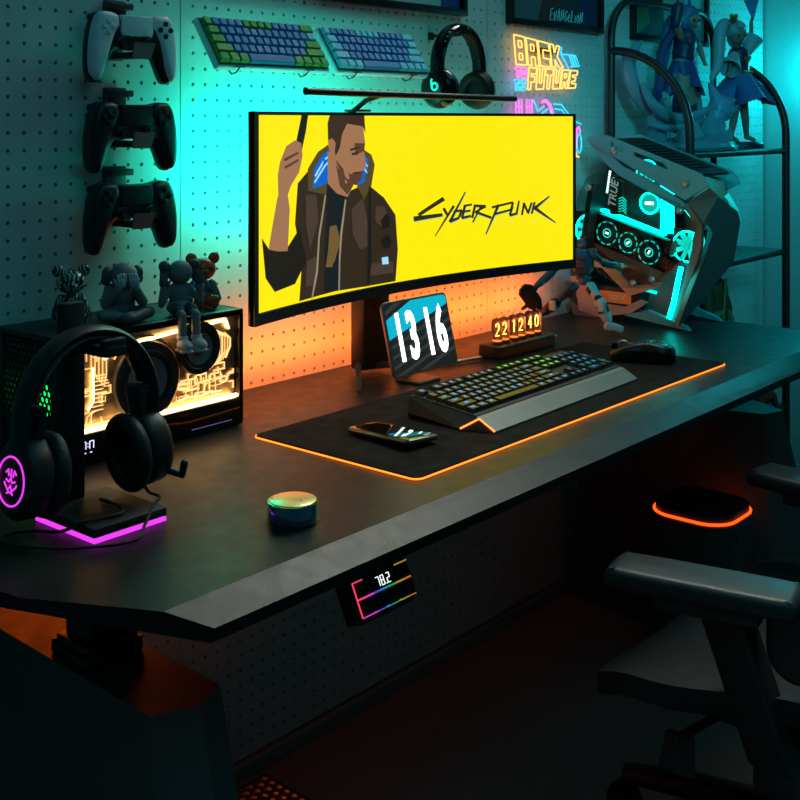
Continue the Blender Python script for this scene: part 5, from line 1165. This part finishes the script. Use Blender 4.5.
# figurine with fan
fa = thing('figurine', 'standing figurine in a blue flared dress on a round dark base', 'figurine', (3.0, -.130, 1.033), 'figurines on the display rack')
x0 = 3.0; y0 = -.130
b = B(T(x0+.012, y0, 1.033)); b.lathe([(.060, 0), (.060, .012), (.056, .017), (.0001, .017)], 48); b.build('base', NAVY, fa)
b = B()
b.cap((x0-.022, y0, 1.170), (x0-.050, y0-.006, 1.115), .015, .011); b.cap((x0-.050, y0-.006, 1.115), (x0-.058, y0, 1.063), .0115, .007); b.cap((x0-.058, y0, 1.063), (x0-.060, y0-.020, 1.055), .008, .006)
b.cap((x0+.018, y0, 1.170), (x0+.028, y0-.004, 1.115), .015, .011); b.cap((x0+.028, y0-.004, 1.115), (x0+.045, y0, 1.063), .0115, .007); b.cap((x0+.045, y0, 1.063), (x0+.050, y0-.020, 1.055), .008, .006)
b.ell((x0, y0, 1.185), (.032, .024, .03)); b.cap((x0-.002, y0, 1.2), (x0-.008, y0, 1.275), .022, .024); b.cap((x0-.012, y0, 1.28), (x0-.018, y0, 1.315), .009, .008); b.ell((x0-.022, y0-.002, 1.345), (.026, .026, .030))
b.cap((x0+.018, y0-.005, 1.285), (x0+.050, y0-.012, 1.320), .008, .007); b.cap((x0+.050, y0-.012, 1.320), (x0+.045, y0-.014, 1.385), .007, .0055)
b.cap((x0-.040, y0-.005, 1.285), (x0-.085, y0-.012, 1.258), .008, .007); b.cap((x0-.085, y0-.012, 1.258), (x0-.110, y0-.02, 1.235), .007, .0055)
for (cx, cz, dz) in ((x0+.045, 1.391, 1), (x0-.114, 1.231, -.3)):
    b.ell((cx, y0-.016, cz), (.006, .004, .007))
    for q in range(4): b.cap((cx-.004+.0026*q, y0-.018, cz+.004*dz), (cx-.004+.0026*q, y0-.022, cz+.011*dz), .0015, .0013, n=6)
b.build('body', SKN, fa, remesh=.0026)
b = B(); face(b, (x0-.022, y0-.002, 1.342), .0265, (-.55, -.83, 0)); b.build('face_marks', NAVY, fa)
def skirt(cx, cy, zt, zb, r0, r1, n=72, fold=9, amp=.12, lean=(0, 0)):
    vs = []; fs = []; m = 9
    for j in range(m):
        t = j/(m-1); r = r0+(r1-r0)*t**.85
        for i in range(n):
            a = 2*PI*i/n; rr = r*(1+amp*t*math.sin(fold*a)); vs.append((cx+lean[0]*t+rr*math.cos(a), cy+lean[1]*t+rr*.75*math.sin(a), zt+(zb-zt)*t+.012*t*math.sin(3*a+1)))
    for j in range(m-1):
        for i in range(n): fs.append((j*n+i, j*n+(i+1) % n, (j+1)*n+(i+1) % n, (j+1)*n+i))
    return vs, fs
b = B(); b.add(*skirt(x0-.004, y0, 1.245, 1.165, .026, .088)); b.build('dress', BLU, fa, smooth=60)
b = B(); b.add(*skirt(x0-.004, y0, 1.246, 1.160, .028, .108, fold=5, amp=.22, lean=(.008, -.01))); b.build('overskirt', mat('figurine_mid_blue', (.05, .15, .38), .45), fa, smooth=60)
b = B(); b.cap((x0-.003, y0, 1.235), (x0-.008, y0, 1.285), .027, .030); b.build('bodice', NAVY, fa, remesh=.003)
for p, q in (((x0+.022, y0-.006, 1.288), (x0+.055, y0-.014, 1.335)), ((x0-.045, y0-.006, 1.287), (x0-.098, y0-.016, 1.248))):
    b = B(); A = along(p, q); h = (V(q)-V(p)).length; b.lathe([(.012, 0), (.018, h*.4), (.030, h), (.028, h*1.03), (.010, h*.6)], 20, A); b.build('sleeve', PALE, fa)
b = B(); b.ell((x0-.020, y0+.004, 1.357), (.032, .030, .030)); b.ell((x0-.005, y0+.010, 1.340), (.022, .024, .034)); b.ell((x0-.034, y0-.018, 1.366), (.016, .014, .012))
hp_ = [(x0-.035, y0+.01, 1.372), (x0-.075, y0+.012, 1.372), (x0-.105, y0+.01, 1.340), (x0-.115, y0+.008, 1.290), (x0-.130, y0+.006, 1.250), (x0-.165, y0+.004, 1.220), (x0-.155, y0+.004, 1.195)]
hq = cr(hp_, 6); b.tube(hq, .02, 12, radii=[.010+.010*math.sin(PI*min(1, i/len(hq)*1.15))-.006*(i/len(hq)) for i in range(len(hq))]); b.build('hair', HAIR, fa, remesh=.0026)
b = B(); b.ell((x0-.052, y0-.006, 1.384), (.014, .010, .010)); b.ell((x0-.046, y0-.010, 1.392), (.007, .006, .008)); b.ell((x0-.064, y0-.006, 1.392), (.008, .006, .007)); b.build('hair_ornament', GOLD, fa, remesh=.002)
b = B(); b.tube([(x0-.026, y0-.028, 1.283), (x0-.020, y0-.029, 1.262), (x0+.006, y0-.028, 1.283)], .004, 8); b.tube([(x0-.034, y0-.024, 1.242), (x0+.026, y0-.024, 1.242)], .005, 8); b.build('sash', GOLD, fa)
A = frame((x0+.045, y0-.018, 1.388), (1, 0, 0), (0, 0, 1))
b = B(A); b.prism([(0, 0)]+arc((0, 0), .075, 60, 140, 10), 0, .003); b.build('hand_fan', mat('figurine_fan', (.03, .12, .40), .4), fa, smooth=0)
# figurine among ice crystals
fb = thing('figurine', 'figurine with blue hair and raised arms among pale ice crystals', 'figurine', (2.73, -.11, 1.033), 'figurines on the display rack')
yb = -.10
b = B()
b.cap((2.722, yb, 1.235), (2.735, yb-.01, 1.150), .026, .018); b.cap((2.735, yb-.01, 1.150), (2.765, yb, 1.075), .018, .011); b.cap((2.712, yb, 1.235), (2.675, yb-.02, 1.165), .025, .018); b.cap((2.675, yb-.02, 1.165), (2.700, yb+.01, 1.085), .018, .011)
b.ell((2.720, yb, 1.245), (.036, .028, .034)); b.cap((2.722, yb, 1.255), (2.735, yb, 1.315), .024, .027); b.cap((2.742, yb, 1.325), (2.750, yb, 1.350), .010, .009); b.ell((2.757, yb-.002, 1.374), (.025, .025, .029))
b.cap((2.708, yb, 1.325), (2.672, yb-.005, 1.355), .010, .009); b.cap((2.672, yb-.005, 1.355), (2.680, yb-.01, 1.402), .009, .007)
b.cap((2.765, yb-.006, 1.325), (2.782, yb-.02, 1.290), .010, .008); b.cap((2.782, yb-.02, 1.290), (2.768, yb-.035, 1.265), .008, .006)
for cx, cy_, cz in ((2.681, yb-.011, 1.410), (2.765, yb-.039, 1.258)):
    b.ell((cx, cy_, cz), (.007, .005, .008))
    for q in range(4): b.cap((cx-.005+.003*q, cy_-.003, cz), (cx-.006+.0035*q, cy_-.008, cz+(.010 if cz > 1.3 else -.008)), .0017, .0014, n=6)
b.build('body', SKN, fb, remesh=.0028)
b = B(); face(b, (2.757, yb-.002, 1.371), .0255, (-.3, -.95, 0)); b.build('face_marks', NAVY, fb)
b = B(); b.cap((2.722, yb, 1.275), (2.735, yb, 1.318), .029, .031); b.ell((2.748, yb-.018, 1.312), (.018, .014, .014)); b.ell((2.722, yb-.020, 1.310), (.018, .014, .014)); b.cap((2.672, yb-.005, 1.357), (2.677, yb-.008, 1.395), .013, .017); b.build('suit', NAVY, fb, remesh=.003)
for p, q in (((2.667, yb-.02, 1.16), (2.698, yb+.008, 1.09)), ((2.738, yb-.009, 1.145), (2.764, yb, 1.08))): b = B(); b.cap(p, q, .0205, .014); b.build('stocking', NAVY, fb)
b = B(); b.add(*skirt(2.720, yb, 1.262, 1.185, .034, .066, fold=7, amp=.15, lean=(.02, .01))); b.build('skirt', BLU, fb, smooth=60)
b = B(); b.ell((2.757, yb+.005, 1.385), (.031, .030, .028)); b.ell((2.747, yb+.010, 1.368), (.026, .025, .032)); hq = cr([(2.745, yb+.015, 1.38), (2.715, yb+.03, 1.36), (2.690, yb+.035, 1.30), (2.665, yb+.03, 1.24), (2.645, yb+.03, 1.18), (2.650, yb+.02, 1.14)], 6); b.tube(hq, .02, 12, radii=[.022-.016*i/len(hq) for i in range(len(hq))]); hq = cr([(2.765, yb+.015, 1.385), (2.80, yb+.03, 1.35), (2.815, yb+.03, 1.28), (2.805, yb+.02, 1.22)], 6); b.tube(hq, .02, 12, radii=[.014-.010*i/len(hq) for i in range(len(hq))]); b.build('hair', BLUH, fb, remesh=.003)
b = B(); b.tube(cr([(2.700, yb+.02, 1.335), (2.66, yb+.03, 1.28), (2.63, yb+.02, 1.20), (2.60, yb+.02, 1.15)], 5), .012, 10, sx=2.2); b.build('cloak', mat('figurine_cloak', (.03, .07, .20), .45), fb)
def spike(b, p, q, r, n=6, mi=0):
    A = along(p, q); h = (V(q)-V(p)).length; b.lathe([(r*.75, -.004), (r, h*.35), (r*.55, h*.75), (.0004, h)], n, A, mi)
b = B(T(0, 0, 0)); b.lathe([(.15, 0), (.155, .008), (.14, .018), (.10, .030), (.0001, .034)], 14, Matrix.Translation((2.735, -.120, 1.0335)) @ Matrix.Diagonal((1.25, .62, 1, 1))); b.build('ice_base', ICE, fb, smooth=20)
for p, q, r in (((2.60, -.10, 1.045), (2.555, -.09, 1.175), .026), ((2.66, -.16, 1.05), (2.640, -.165, 1.115), .030), ((2.72, -.165, 1.05), (2.722, -.175, 1.130), .026), ((2.78, -.16, 1.05), (2.800, -.17, 1.115), .024), ((2.83, -.13, 1.045), (2.90, -.13, 1.115), .024), ((2.86, -.15, 1.045), (2.875, -.16, 1.090), .018), ((2.62, -.15, 1.045), (2.575, -.17, 1.09), .022), ((2.695, -.12, 1.05), (2.690, -.115, 1.150), .022), ((2.79, -.10, 1.05), (2.815, -.09, 1.225), .026)):
    b = B(); spike(b, p, q, r); b.build('ice_crystal', ICE, fb, smooth=15)
for P, r in (([(2.625, -.11, 1.10), (2.57, -.09, 1.13), (2.515, -.07, 1.19), (2.51, -.06, 1.25), (2.545, -.06, 1.29), (2.575, -.06, 1.31)], .020), ([(2.50, -.10, 1.20), (2.52, -.12, 1.15), (2.585, -.14, 1.115), (2.65, -.16, 1.118), (2.705, -.17, 1.135), (2.735, -.175, 1.145)], .015), ([(2.53, -.10, 1.10), (2.58, -.14, 1.09), (2.64, -.16, 1.10), (2.68, -.17, 1.112)], .011)):
    q = cr(P, 7); b = B(); b.tube(q, r, 10, radii=[max(.0008, r*math.sin(PI*(.12+.86*i/(len(q)-1)))) for i in range(len(q))]); b.build('ice_arc', ICE, fb)
b = B(); b.ell((2.870, -.135, 1.140), (.042, .034, .036)); b.ell((2.905, -.145, 1.150), (.024, .022, .022)); b.cap((2.86, -.13, 1.16), (2.835, -.12, 1.205), .020, .006); b.cap((2.85, -.13, 1.12), (2.84, -.12, 1.07), .028, .02); b.build('ice_creature', mat('figurine_creature', (.18, .32, .50), .35), fb, remesh=.003)
b = B(); b.ell((2.893, -.170, 1.156), .006, n=10, m=6); b.build('creature_eye', NAVY, fb)
# lower shelf figures
fc = thing('figurine', 'small dark figurine in olive and brown robes behind the computer', 'figurine', (2.870, -.115, .336), 'figurines on the display rack')
xc, yc = 2.870, -.115
b = B(T(xc, yc, .336)); b.lathe([(.04, 0), (.04, .014), (.037, .018), (.0001, .018)], 32); b.build('base', NAVY, fc)
b = B(); b.cap((xc-.015, yc, .355), (xc-.018, yc, .52), .012, .02); b.cap((xc+.015, yc, .355), (xc+.018, yc, .52), .012, .02); b.cap((xc, yc, .53), (xc, yc, .655), .032, .034); b.cap((xc, yc, .66), (xc, yc, .695), .011, .010); b.ell((xc+.002, yc, .715), (.022, .022, .026))
b.cap((xc+.036, yc, .655), (xc+.062, yc-.01, .595), .012, .010); b.cap((xc+.062, yc-.01, .595), (xc+.035, yc-.035, .575), .010, .008); b.ell((xc+.030, yc-.038, .572), (.008, .006, .008))
b.cap((xc-.036, yc, .655), (xc-.055, yc-.012, .590), .012, .010); b.cap((xc-.055, yc-.012, .590), (xc-.03, yc-.034, .60), .010, .008); b.ell((xc-.026, yc-.038, .602), (.008, .006, .008)); b.build('body', SKN, fc, remesh=.003)
b = B(); face(b, (xc+.002, yc, .713), .0235, (-.7, -.7, 0)); b.build('face_marks', NAVY, fc)
OLV = mat('figurine_olive', (.05, .06, .02), .6); BRN = mat('figurine_brown', (.13, .06, .025), .6)
b = B(); b.add(*skirt(xc, yc, .635, .46, .036, .060, fold=6, amp=.14)); b.build('robe', OLV, fc, smooth=60)
b = B(); b.cap((xc, yc, .57), (xc, yc, .655), .036, .038); b.cap((xc+.036, yc, .655), (xc+.062, yc-.01, .598), .017, .015); b.cap((xc-.036, yc, .655), (xc-.055, yc-.012, .594), .017, .015); b.build('jacket', BRN, fc, remesh=.003)
b = B(); b.ell((xc+.003, yc+.004, .724), (.026, .026, .024)); b.cap((xc+.012, yc+.016, .73), (xc+.02, yc+.03, .64), .013, .005); b.build('hair', mat('figurine_dark_hair', (.02, .015, .012), .45), fc, remesh=.003)
b = B(); b.tube([(xc-.05, yc-.04, .46), (xc-.022, yc-.04, .62), (xc-.012, yc-.04, .69)], .004, 8); b.build('staff', mat('figurine_green', (.05, .22, .05), .5), fc)
fd = thing('figurine', 'small red and brown crouching animal figurine seen under the desk end', 'figurine', (2.965, -.205, .3375), 'figurines on the display rack')
FM = Matrix.Translation((2.965, -.205, .3375)) @ Matrix.Diagonal((1.5, 1.3, 1.35, 1)) @ Matrix.Translation((-2.84, .20, -.366))
b = B(FM); b.ell((2.835, -.20, .392), (.040, .024, .022)); b.ell((2.795, -.205, .400), (.018, .015, .015)); b.cap((2.86, -.215, .385), (2.865, -.22, .370), .010, .006); b.cap((2.86, -.185, .385), (2.868, -.18, .370), .010, .006); b.cap((2.81, -.215, .385), (2.805, -.222, .370), .008, .006); b.cap((2.81, -.19, .385), (2.803, -.182, .370), .008, .006); b.ell((2.779, -.208, .397), (.009, .008, .007)); b.build('body', mat('figurine_red', (.30, .05, .025), .4), fd, remesh=.0025)
b = B(FM); b.tube(cr([(2.872, -.20, .395), (2.905, -.20, .405), (2.918, -.20, .43), (2.905, -.20, .452), (2.895, -.20, .448)], 6), .005, 8); b.build('tail', BRN, fd)
for k in (-1, 1): b = B(FM); b.cap((2.797, -.205+k*.010, .411), (2.802, -.205+k*.013, .424), .005, .002, n=8); b.build('ear', BRN, fd)

# ================================================================== AIR PURIFIER
RING = glow('ring_orange', (1.0, .07, .006), 2.4)
ap = thing('air_purifier', 'dark floor standing air purifier with a glowing orange ring on top', 'air purifier', (2.126, -.439, 0))
sq = lambda h, r: rrect(2*h, 2*h, r, 8, 2.126, -.439)
b = B(); b.rprism(sq(.086, .055), .0, .331, .006); b.build('body', mat('purifier_grey', (.055, .058, .060), .45), ap)
b = B(); b.rprism(sq(.081, .052), .331, .3480, .002); b.build('top_grille', mat('purifier_top', (.02, .018, .018), .5, bump=.6, bscale=250), ap)
b = B(); b.tube([(x, y, .3335) for x, y in sq(.0835, .054)], .0028, 8, closed=True); tag(b.build('glowing_ring', RING, ap), 'orange ring light around the top')
b = B(); b.cyl((2.10, -.5255, .30), (2.10, -.527, .30), .006, n=14); b.build('button', DGREY, ap)
# ================================================================== GLOWING GRILLE BOX
gb = thing('vented_box', 'low floor box with an orange lit honeycomb top beside the left desk leg', 'vented box', (1.12, -.28, 0))
M = frame((1.206, -.150, 0), (-.38, -.925, 0), (.925, -.38, 0))
W_, D_, Hh = .26, .17, .10
M = frame((1.036, -.152, 0), (-.02, -1, 0), (1, -.02, 0))      # x towards the viewer, y towards +X
M2 = M @ T(0, 0, 0)
b = B(M)
for c, d in (((W_/2, .003, Hh/2), (W_, .006, Hh)), ((W_/2, D_-.003, Hh/2), (W_, .006, Hh)), ((.003, D_/2, Hh/2), (.006, D_-.012, Hh)), ((W_-.003, D_/2, Hh/2), (.006, D_-.012, Hh)), ((W_/2, D_/2, .003), (W_-.012, D_-.012, .006))): b.box(c, d, .001)
b.build('housing', BLACK, gb)
b = B(M); hexsheet(b, T(.004, .004, Hh), W_-.004, D_-.004, .0165, .004, .003); b.build('honeycomb_top', mat('grille_dark', (.06, .045, .04), .45, metal=.3), gb, smooth=0)
b = B(M); b.box((W_/2, D_/2, .05), (W_-.06, .03, .01), .003); tag(b.build('orange_lamp', glow('lamp_orange', (1.0, .14, .012), 8.0), gb), 'orange light under the grille')
# ================================================================== OFFICE CHAIR
ch = thing('office_chair', 'black mesh office chair with padded armrests in front of the desk', 'chair', (1.64, -.80, 0))
CHB = mat('chair_black', (.030, .032, .034), .42); CHM = mat('chair_mesh', (.030, .034, .036), .8, bump=1.0, bscale=900); PADC = mat('armrest_pad', (.030, .040, .043), .42)
cx, cyy = 1.64, -.80
# seat: cushion with waterfall front
b = B(); n1, n2 = 26, 26; vs = []; fs = []
def seat_z(u, v): return .352+.018*abs(u)**2.2+.010*max(0, -v)**2-.055*max(0, v-.55)**2*2.2-.012*(1-u*u)*.6
for side in (1, 0):
    for j in range(n2+1):
        for i in range(n1+1):
            u = -1+2*i/n1; v = -1+2*j/n2
            k = (1-.10*max(0, v)**3)*(.73+.27*(lambda t: t*t*(3-2*t))(min(1, max(0, (v+.35)/1.0))))
            rr = math.sqrt(max(0, 1-max(0, abs(u)-.8)**2*8)); x = cx-.008+.280*u*k; y = cyy-.045+.225*v*(1-.10*u**4)
            z = seat_z(u, v) if side else seat_z(u, v)-.030-.02*(1-max(abs(u), abs(v))**6)
            vs.append((x, y, z))
m = (n1+1)*(n2+1)
for j in range(n2):
    for i in range(n1):
        a = j*(n1+1)+i; q = (a, a+1, a+n1+2, a+n1+1); fs.append(q); fs.append(tuple(t+m for t in q)[::-1])
for i in range(n1):
    a = i; fs.append((a+1, a, a+m, a+1+m)); a = n2*(n1+1)+i; fs.append((a, a+1, a+1+m, a+m))
for j in range(n2):
    a = j*(n1+1); fs.append((a, a+n1+1, a+n1+1+m, a+m)); a += n1; fs.append((a+n1+1, a, a+m, a+n1+1+m))
b.add(vs, fs); b.build('seat', CHM, ch, smooth=60)
b = B(); b.box((cx, cyy-.05, .300), (.36, .36, .020), .008); b.box((cx, cyy-.06, .272), (.20, .26, .045), .012); b.build('seat_pan', CHB, ch)
b = B(); b.cap((1.56, -.785, .286), (1.395, -.752, .284), .006, .006, n=10); b.add([(1.405, -.775, .290), (1.405, -.738, .290), (1.385, -.735, .250), (1.385, -.785, .250), (1.395, -.775, .290), (1.395, -.738, .290), (1.377, -.735, .250), (1.377, -.785, .250)], [(0, 1, 2, 3), (7, 6, 5, 4), (0, 4, 5, 1), (1, 5, 6, 2), (2, 6, 7, 3), (3, 7, 4, 0)]); b.build('height_lever', CHB, ch, smooth=0)
for s, (ax, ay, rz) in ((-1, (1.392, -.790, 12)), (1, (1.885, -.770, -6))):
    A = T(ax, ay, .487) @ RZ(math.radians(rz))
    out_ = [(p.x, p.y) for p in cr([(-.028, -.125, 0), (.028, -.125, 0), (.041, -.112, 0), (.043, -.02, 0), (.040, .095, 0), (.030, .118, 0), (-.028, .120, 0), (-.041, .105, 0), (-.043, -.02, 0), (-.041, -.112, 0)], 5, True)]
    b = B(A); b.rprism(out_, 0, .028, .012, seg=5); pd_ = b.build('armrest', PADC, ch, smooth=50)
    b = B(A); b.rprism([(x*.8, y*.55-.01) for x, y in out_], -.016, .001, .003); b.box((-.02, .03, -.010), (.02, .03, .008), .002); b.build('armrest_bracket', CHB, pd_)
    px_ = ax+.012*s*-1
    b = B(); b.rprism([(x*.50, y*.24) for x, y in out_], 0, .19, .006, 0, Matrix.Translation((px_+(.030 if s < 0 else -.030), ay-.085, .275)) @ frame((0, 0, 0), (1, 0, 0), (0, 1, .0)) @ Matrix(((1, 0, -.14 if s < 0 else .14, 0), (0, 1, .30, 0), (0, 0, 1, 0), (0, 0, 0, 1))))
    b.box((px_+(.030 if s < 0 else -.030), ay-.087, .262), (.042, .055, .04), .006)
    b.tube([(px_+(.030 if s < 0 else -.030), ay-.087, .245), (px_+(.09 if s < 0 else -.09), ay-.06, .262), (cx+s*.10, cyy-.06, .275)], .018, 10, sx=1.4, up=(0, 0, 1)); b.build('arm_post', CHB, ch, smooth=50)
# backrest
b = B(); n1, n2 = 20, 20; P = {}
def back(u, v, d): return (cx+.225*u*(1-.12*v*v), -1.075+.085*u*u-.055*(v+1)+.04*(1-v*v)*0+d, .68+.28*v)
vs = []; fs = []
for d in (0, -.012):
    for j in range(n2+1):
        for i in range(n1+1):
            u = -1+2*i/n1; v = -1+2*j/n2; sq_ = 1-.18*max(abs(u), abs(v))**8*min(1, (u*u+v*v)-1 if u*u+v*v > 1 else 0)
            vs.append(back(u*sq_, v*sq_, d))
m = (n1+1)*(n2+1)
for j in range(n2):
    for i in range(n1):
        a = j*(n1+1)+i; q = (a, a+1, a+n1+2, a+n1+1); fs.append(q); fs.append(tuple(t+m for t in q)[::-1])
b.add(vs, fs); b.build('backrest', CHM, ch, smooth=60)
b = B(); b.tube([back(.98*math.copysign(abs(math.cos(t))**.4, math.cos(t)), .98*math.copysign(abs(math.sin(t))**.4, math.sin(t)), -.006) for t in [2*PI*i/60 for i in range(60)]], .013, 10, closed=True); b.build('backrest_frame', CHB, ch)
b = B(); b.tube([(cx, -.92, .27), (cx, -1.06, .28), (cx, -1.10, .36), (cx, -1.12, .52)], .02, 10, sx=1.6); b.build('back_support', CHB, ch)
b = B(); b.rprism([(p[0], p[1]) for p in rrect(.10, .12, .045, 6)], -.014, .010, .008, 0, frame((1.433, -.915, .452), (.35, -.93, 0), (0, 0, 1))); b.build('lumbar_knob', CHB, ch)
b = B(); b.cyl((cx, cyy, .09), (cx, cyy, .20), .028); b.cyl((cx, cyy, .20), (cx, cyy, .262), .016); b.build('gas_lift', STEEL, ch)
b = B(); b.cyl((cx, cyy, .065), (cx, cyy, .115), .036, .030); b.build('hub', CHB, ch)
for k in range(5):
    a = math.radians(97+72*k); ex, ey = cx+.245*math.cos(a), cyy+.245*math.sin(a)
    b = B(); b.tube([(cx+.02*math.cos(a), cyy+.02*math.sin(a), .092), (cx+.13*math.cos(a), cyy+.13*math.sin(a), .088), (ex, ey, .074)], .019, 12, sx=1.25, up=(0, 0, 1), radii=[.023, .019, .014]); lg = b.build('base_leg', CHB, ch)
    b = B(); t = V((-math.sin(a+.6), math.cos(a+.6), 0)); c = V((ex, ey, .027))
    for s in (-1, 1):
        p = c+t*(s*.012); b.cyl(p-t*.007, p+t*.007, .027, n=24); b.cyl(p-t*.0085, p+t*.0085, .012, n=16)
    b.cyl(c-t*.014, c+t*.014, .007, n=12); b.cyl((ex, ey, .045), (ex, ey, .074), .007, n=10); b.build('caster', RUBBER, lg)

# ================================================================== LIGHTS, WORLD, CAMERA
def area(name, loc, target, sx, sy, e, color, spread=PI):
    l = bpy.data.lights.new(name, 'AREA'); l.shape = 'RECTANGLE'; l.size = sx; l.size_y = sy; l.energy = e; l.color = color; l.spread = spread
    o = bpy.data.objects.new(name, l); COL.objects.link(o); o.location = loc
    o.rotation_euler = (V(target)-V(loc)).to_track_quat('-Z', 'Y').to_euler(); return o
def point(name, loc, e, color, r=.05):
    l = bpy.data.lights.new(name, 'POINT'); l.energy = e; l.color = color; l.shadow_soft_size = r
    o = bpy.data.objects.new(name, l); COL.objects.link(o); o.location = loc; return o
TEAL = (0, .95, .66)
area('backlight_teal', (1.36, -.10, 1.04), (1.36, 0, 1.04), .34, .12, 2.1, TEAL)
area('backlight_teal_right', (1.72, -.10, 1.07), (1.72, 0, 1.09), .50, .10, .36, TEAL)
area('backlight_orange', (1.70, -.06, .70), (1.70, 0, .74), .95, .04, 1.8, (1, .155, .016))
area('underdesk_orange', (.93, -.035, .60), (.86, -.25, .5), .22, .05, .22, (1, .13, .006))
point('wall_lamp_teal', (3.40, -.22, 1.25), 4.2, (0, .68, .78), .05)
area('overhead_fill', (.5, -1.6, 2.3), (1.5, -.3, .6), 1.2, 1.0, 3.3, (.05, .66, .82))  # added soft fill from above for the cool front light, not a fixture
area('bevel_fill', (2.35, -.30, 2.25), (1.05, -.66, .6), 1.3, .45, 3.4, (.95, .97, .85), math.radians(60))  # added fill aimed at the desk's sloping front rim, no such fixture
area('ceiling_bounce', (2.2, -.8, 2.4), (2.2, -.3, .6), 1.2, .8, 4.0, (.06, .70, .75))
point('computer_glow', (2.33, -.24, .96), .18, (0, 1, .85), .02)
l = bpy.data.lights.new('fill_spot_teal', 'SPOT'); l.energy = 75; l.color = (.03, .72, .85); l.spot_size = math.radians(30); l.spot_blend = .9; l.shadow_soft_size = .15  # added off-frame spot that tints computer and figurines teal
o = bpy.data.objects.new('fill_spot_teal', l); COL.objects.link(o); o.location = (.7, -1.75, 1.7); o.rotation_euler = (V((2.60, -.15, 1.02))-V(o.location)).to_track_quat('-Z', 'Y').to_euler()
w = bpy.data.worlds.new('World'); SC.world = w; w.use_nodes = True
w.node_tree.nodes['Background'].inputs['Color'].default_value = (.13, .36, .42, 1); w.node_tree.nodes['Background'].inputs['Strength'].default_value = .085
cam = bpy.data.cameras.new('camera'); co = bpy.data.objects.new('camera', cam); COL.objects.link(co); SC.camera = co
cam.sensor_width = 36; cam.sensor_fit = 'HORIZONTAL'; cam.lens = 1140/800*36; cam.shift_y = -.35; cam.clip_start = .02
co.location = (0, -1.46, 1.11); co.rotation_euler = (PI/2, 0, math.radians(40.5)-PI/2)
SC.view_settings.view_transform = 'Standard'; SC.view_settings.look = 'None'; SC.view_settings.exposure = 0; SC.view_settings.gamma = 1; SC.view_settings.use_curve_mapping = False
SC.cycles.max_bounces = 8; SC.cycles.transparent_max_bounces = 16; SC.cycles.sample_clamp_indirect = 6
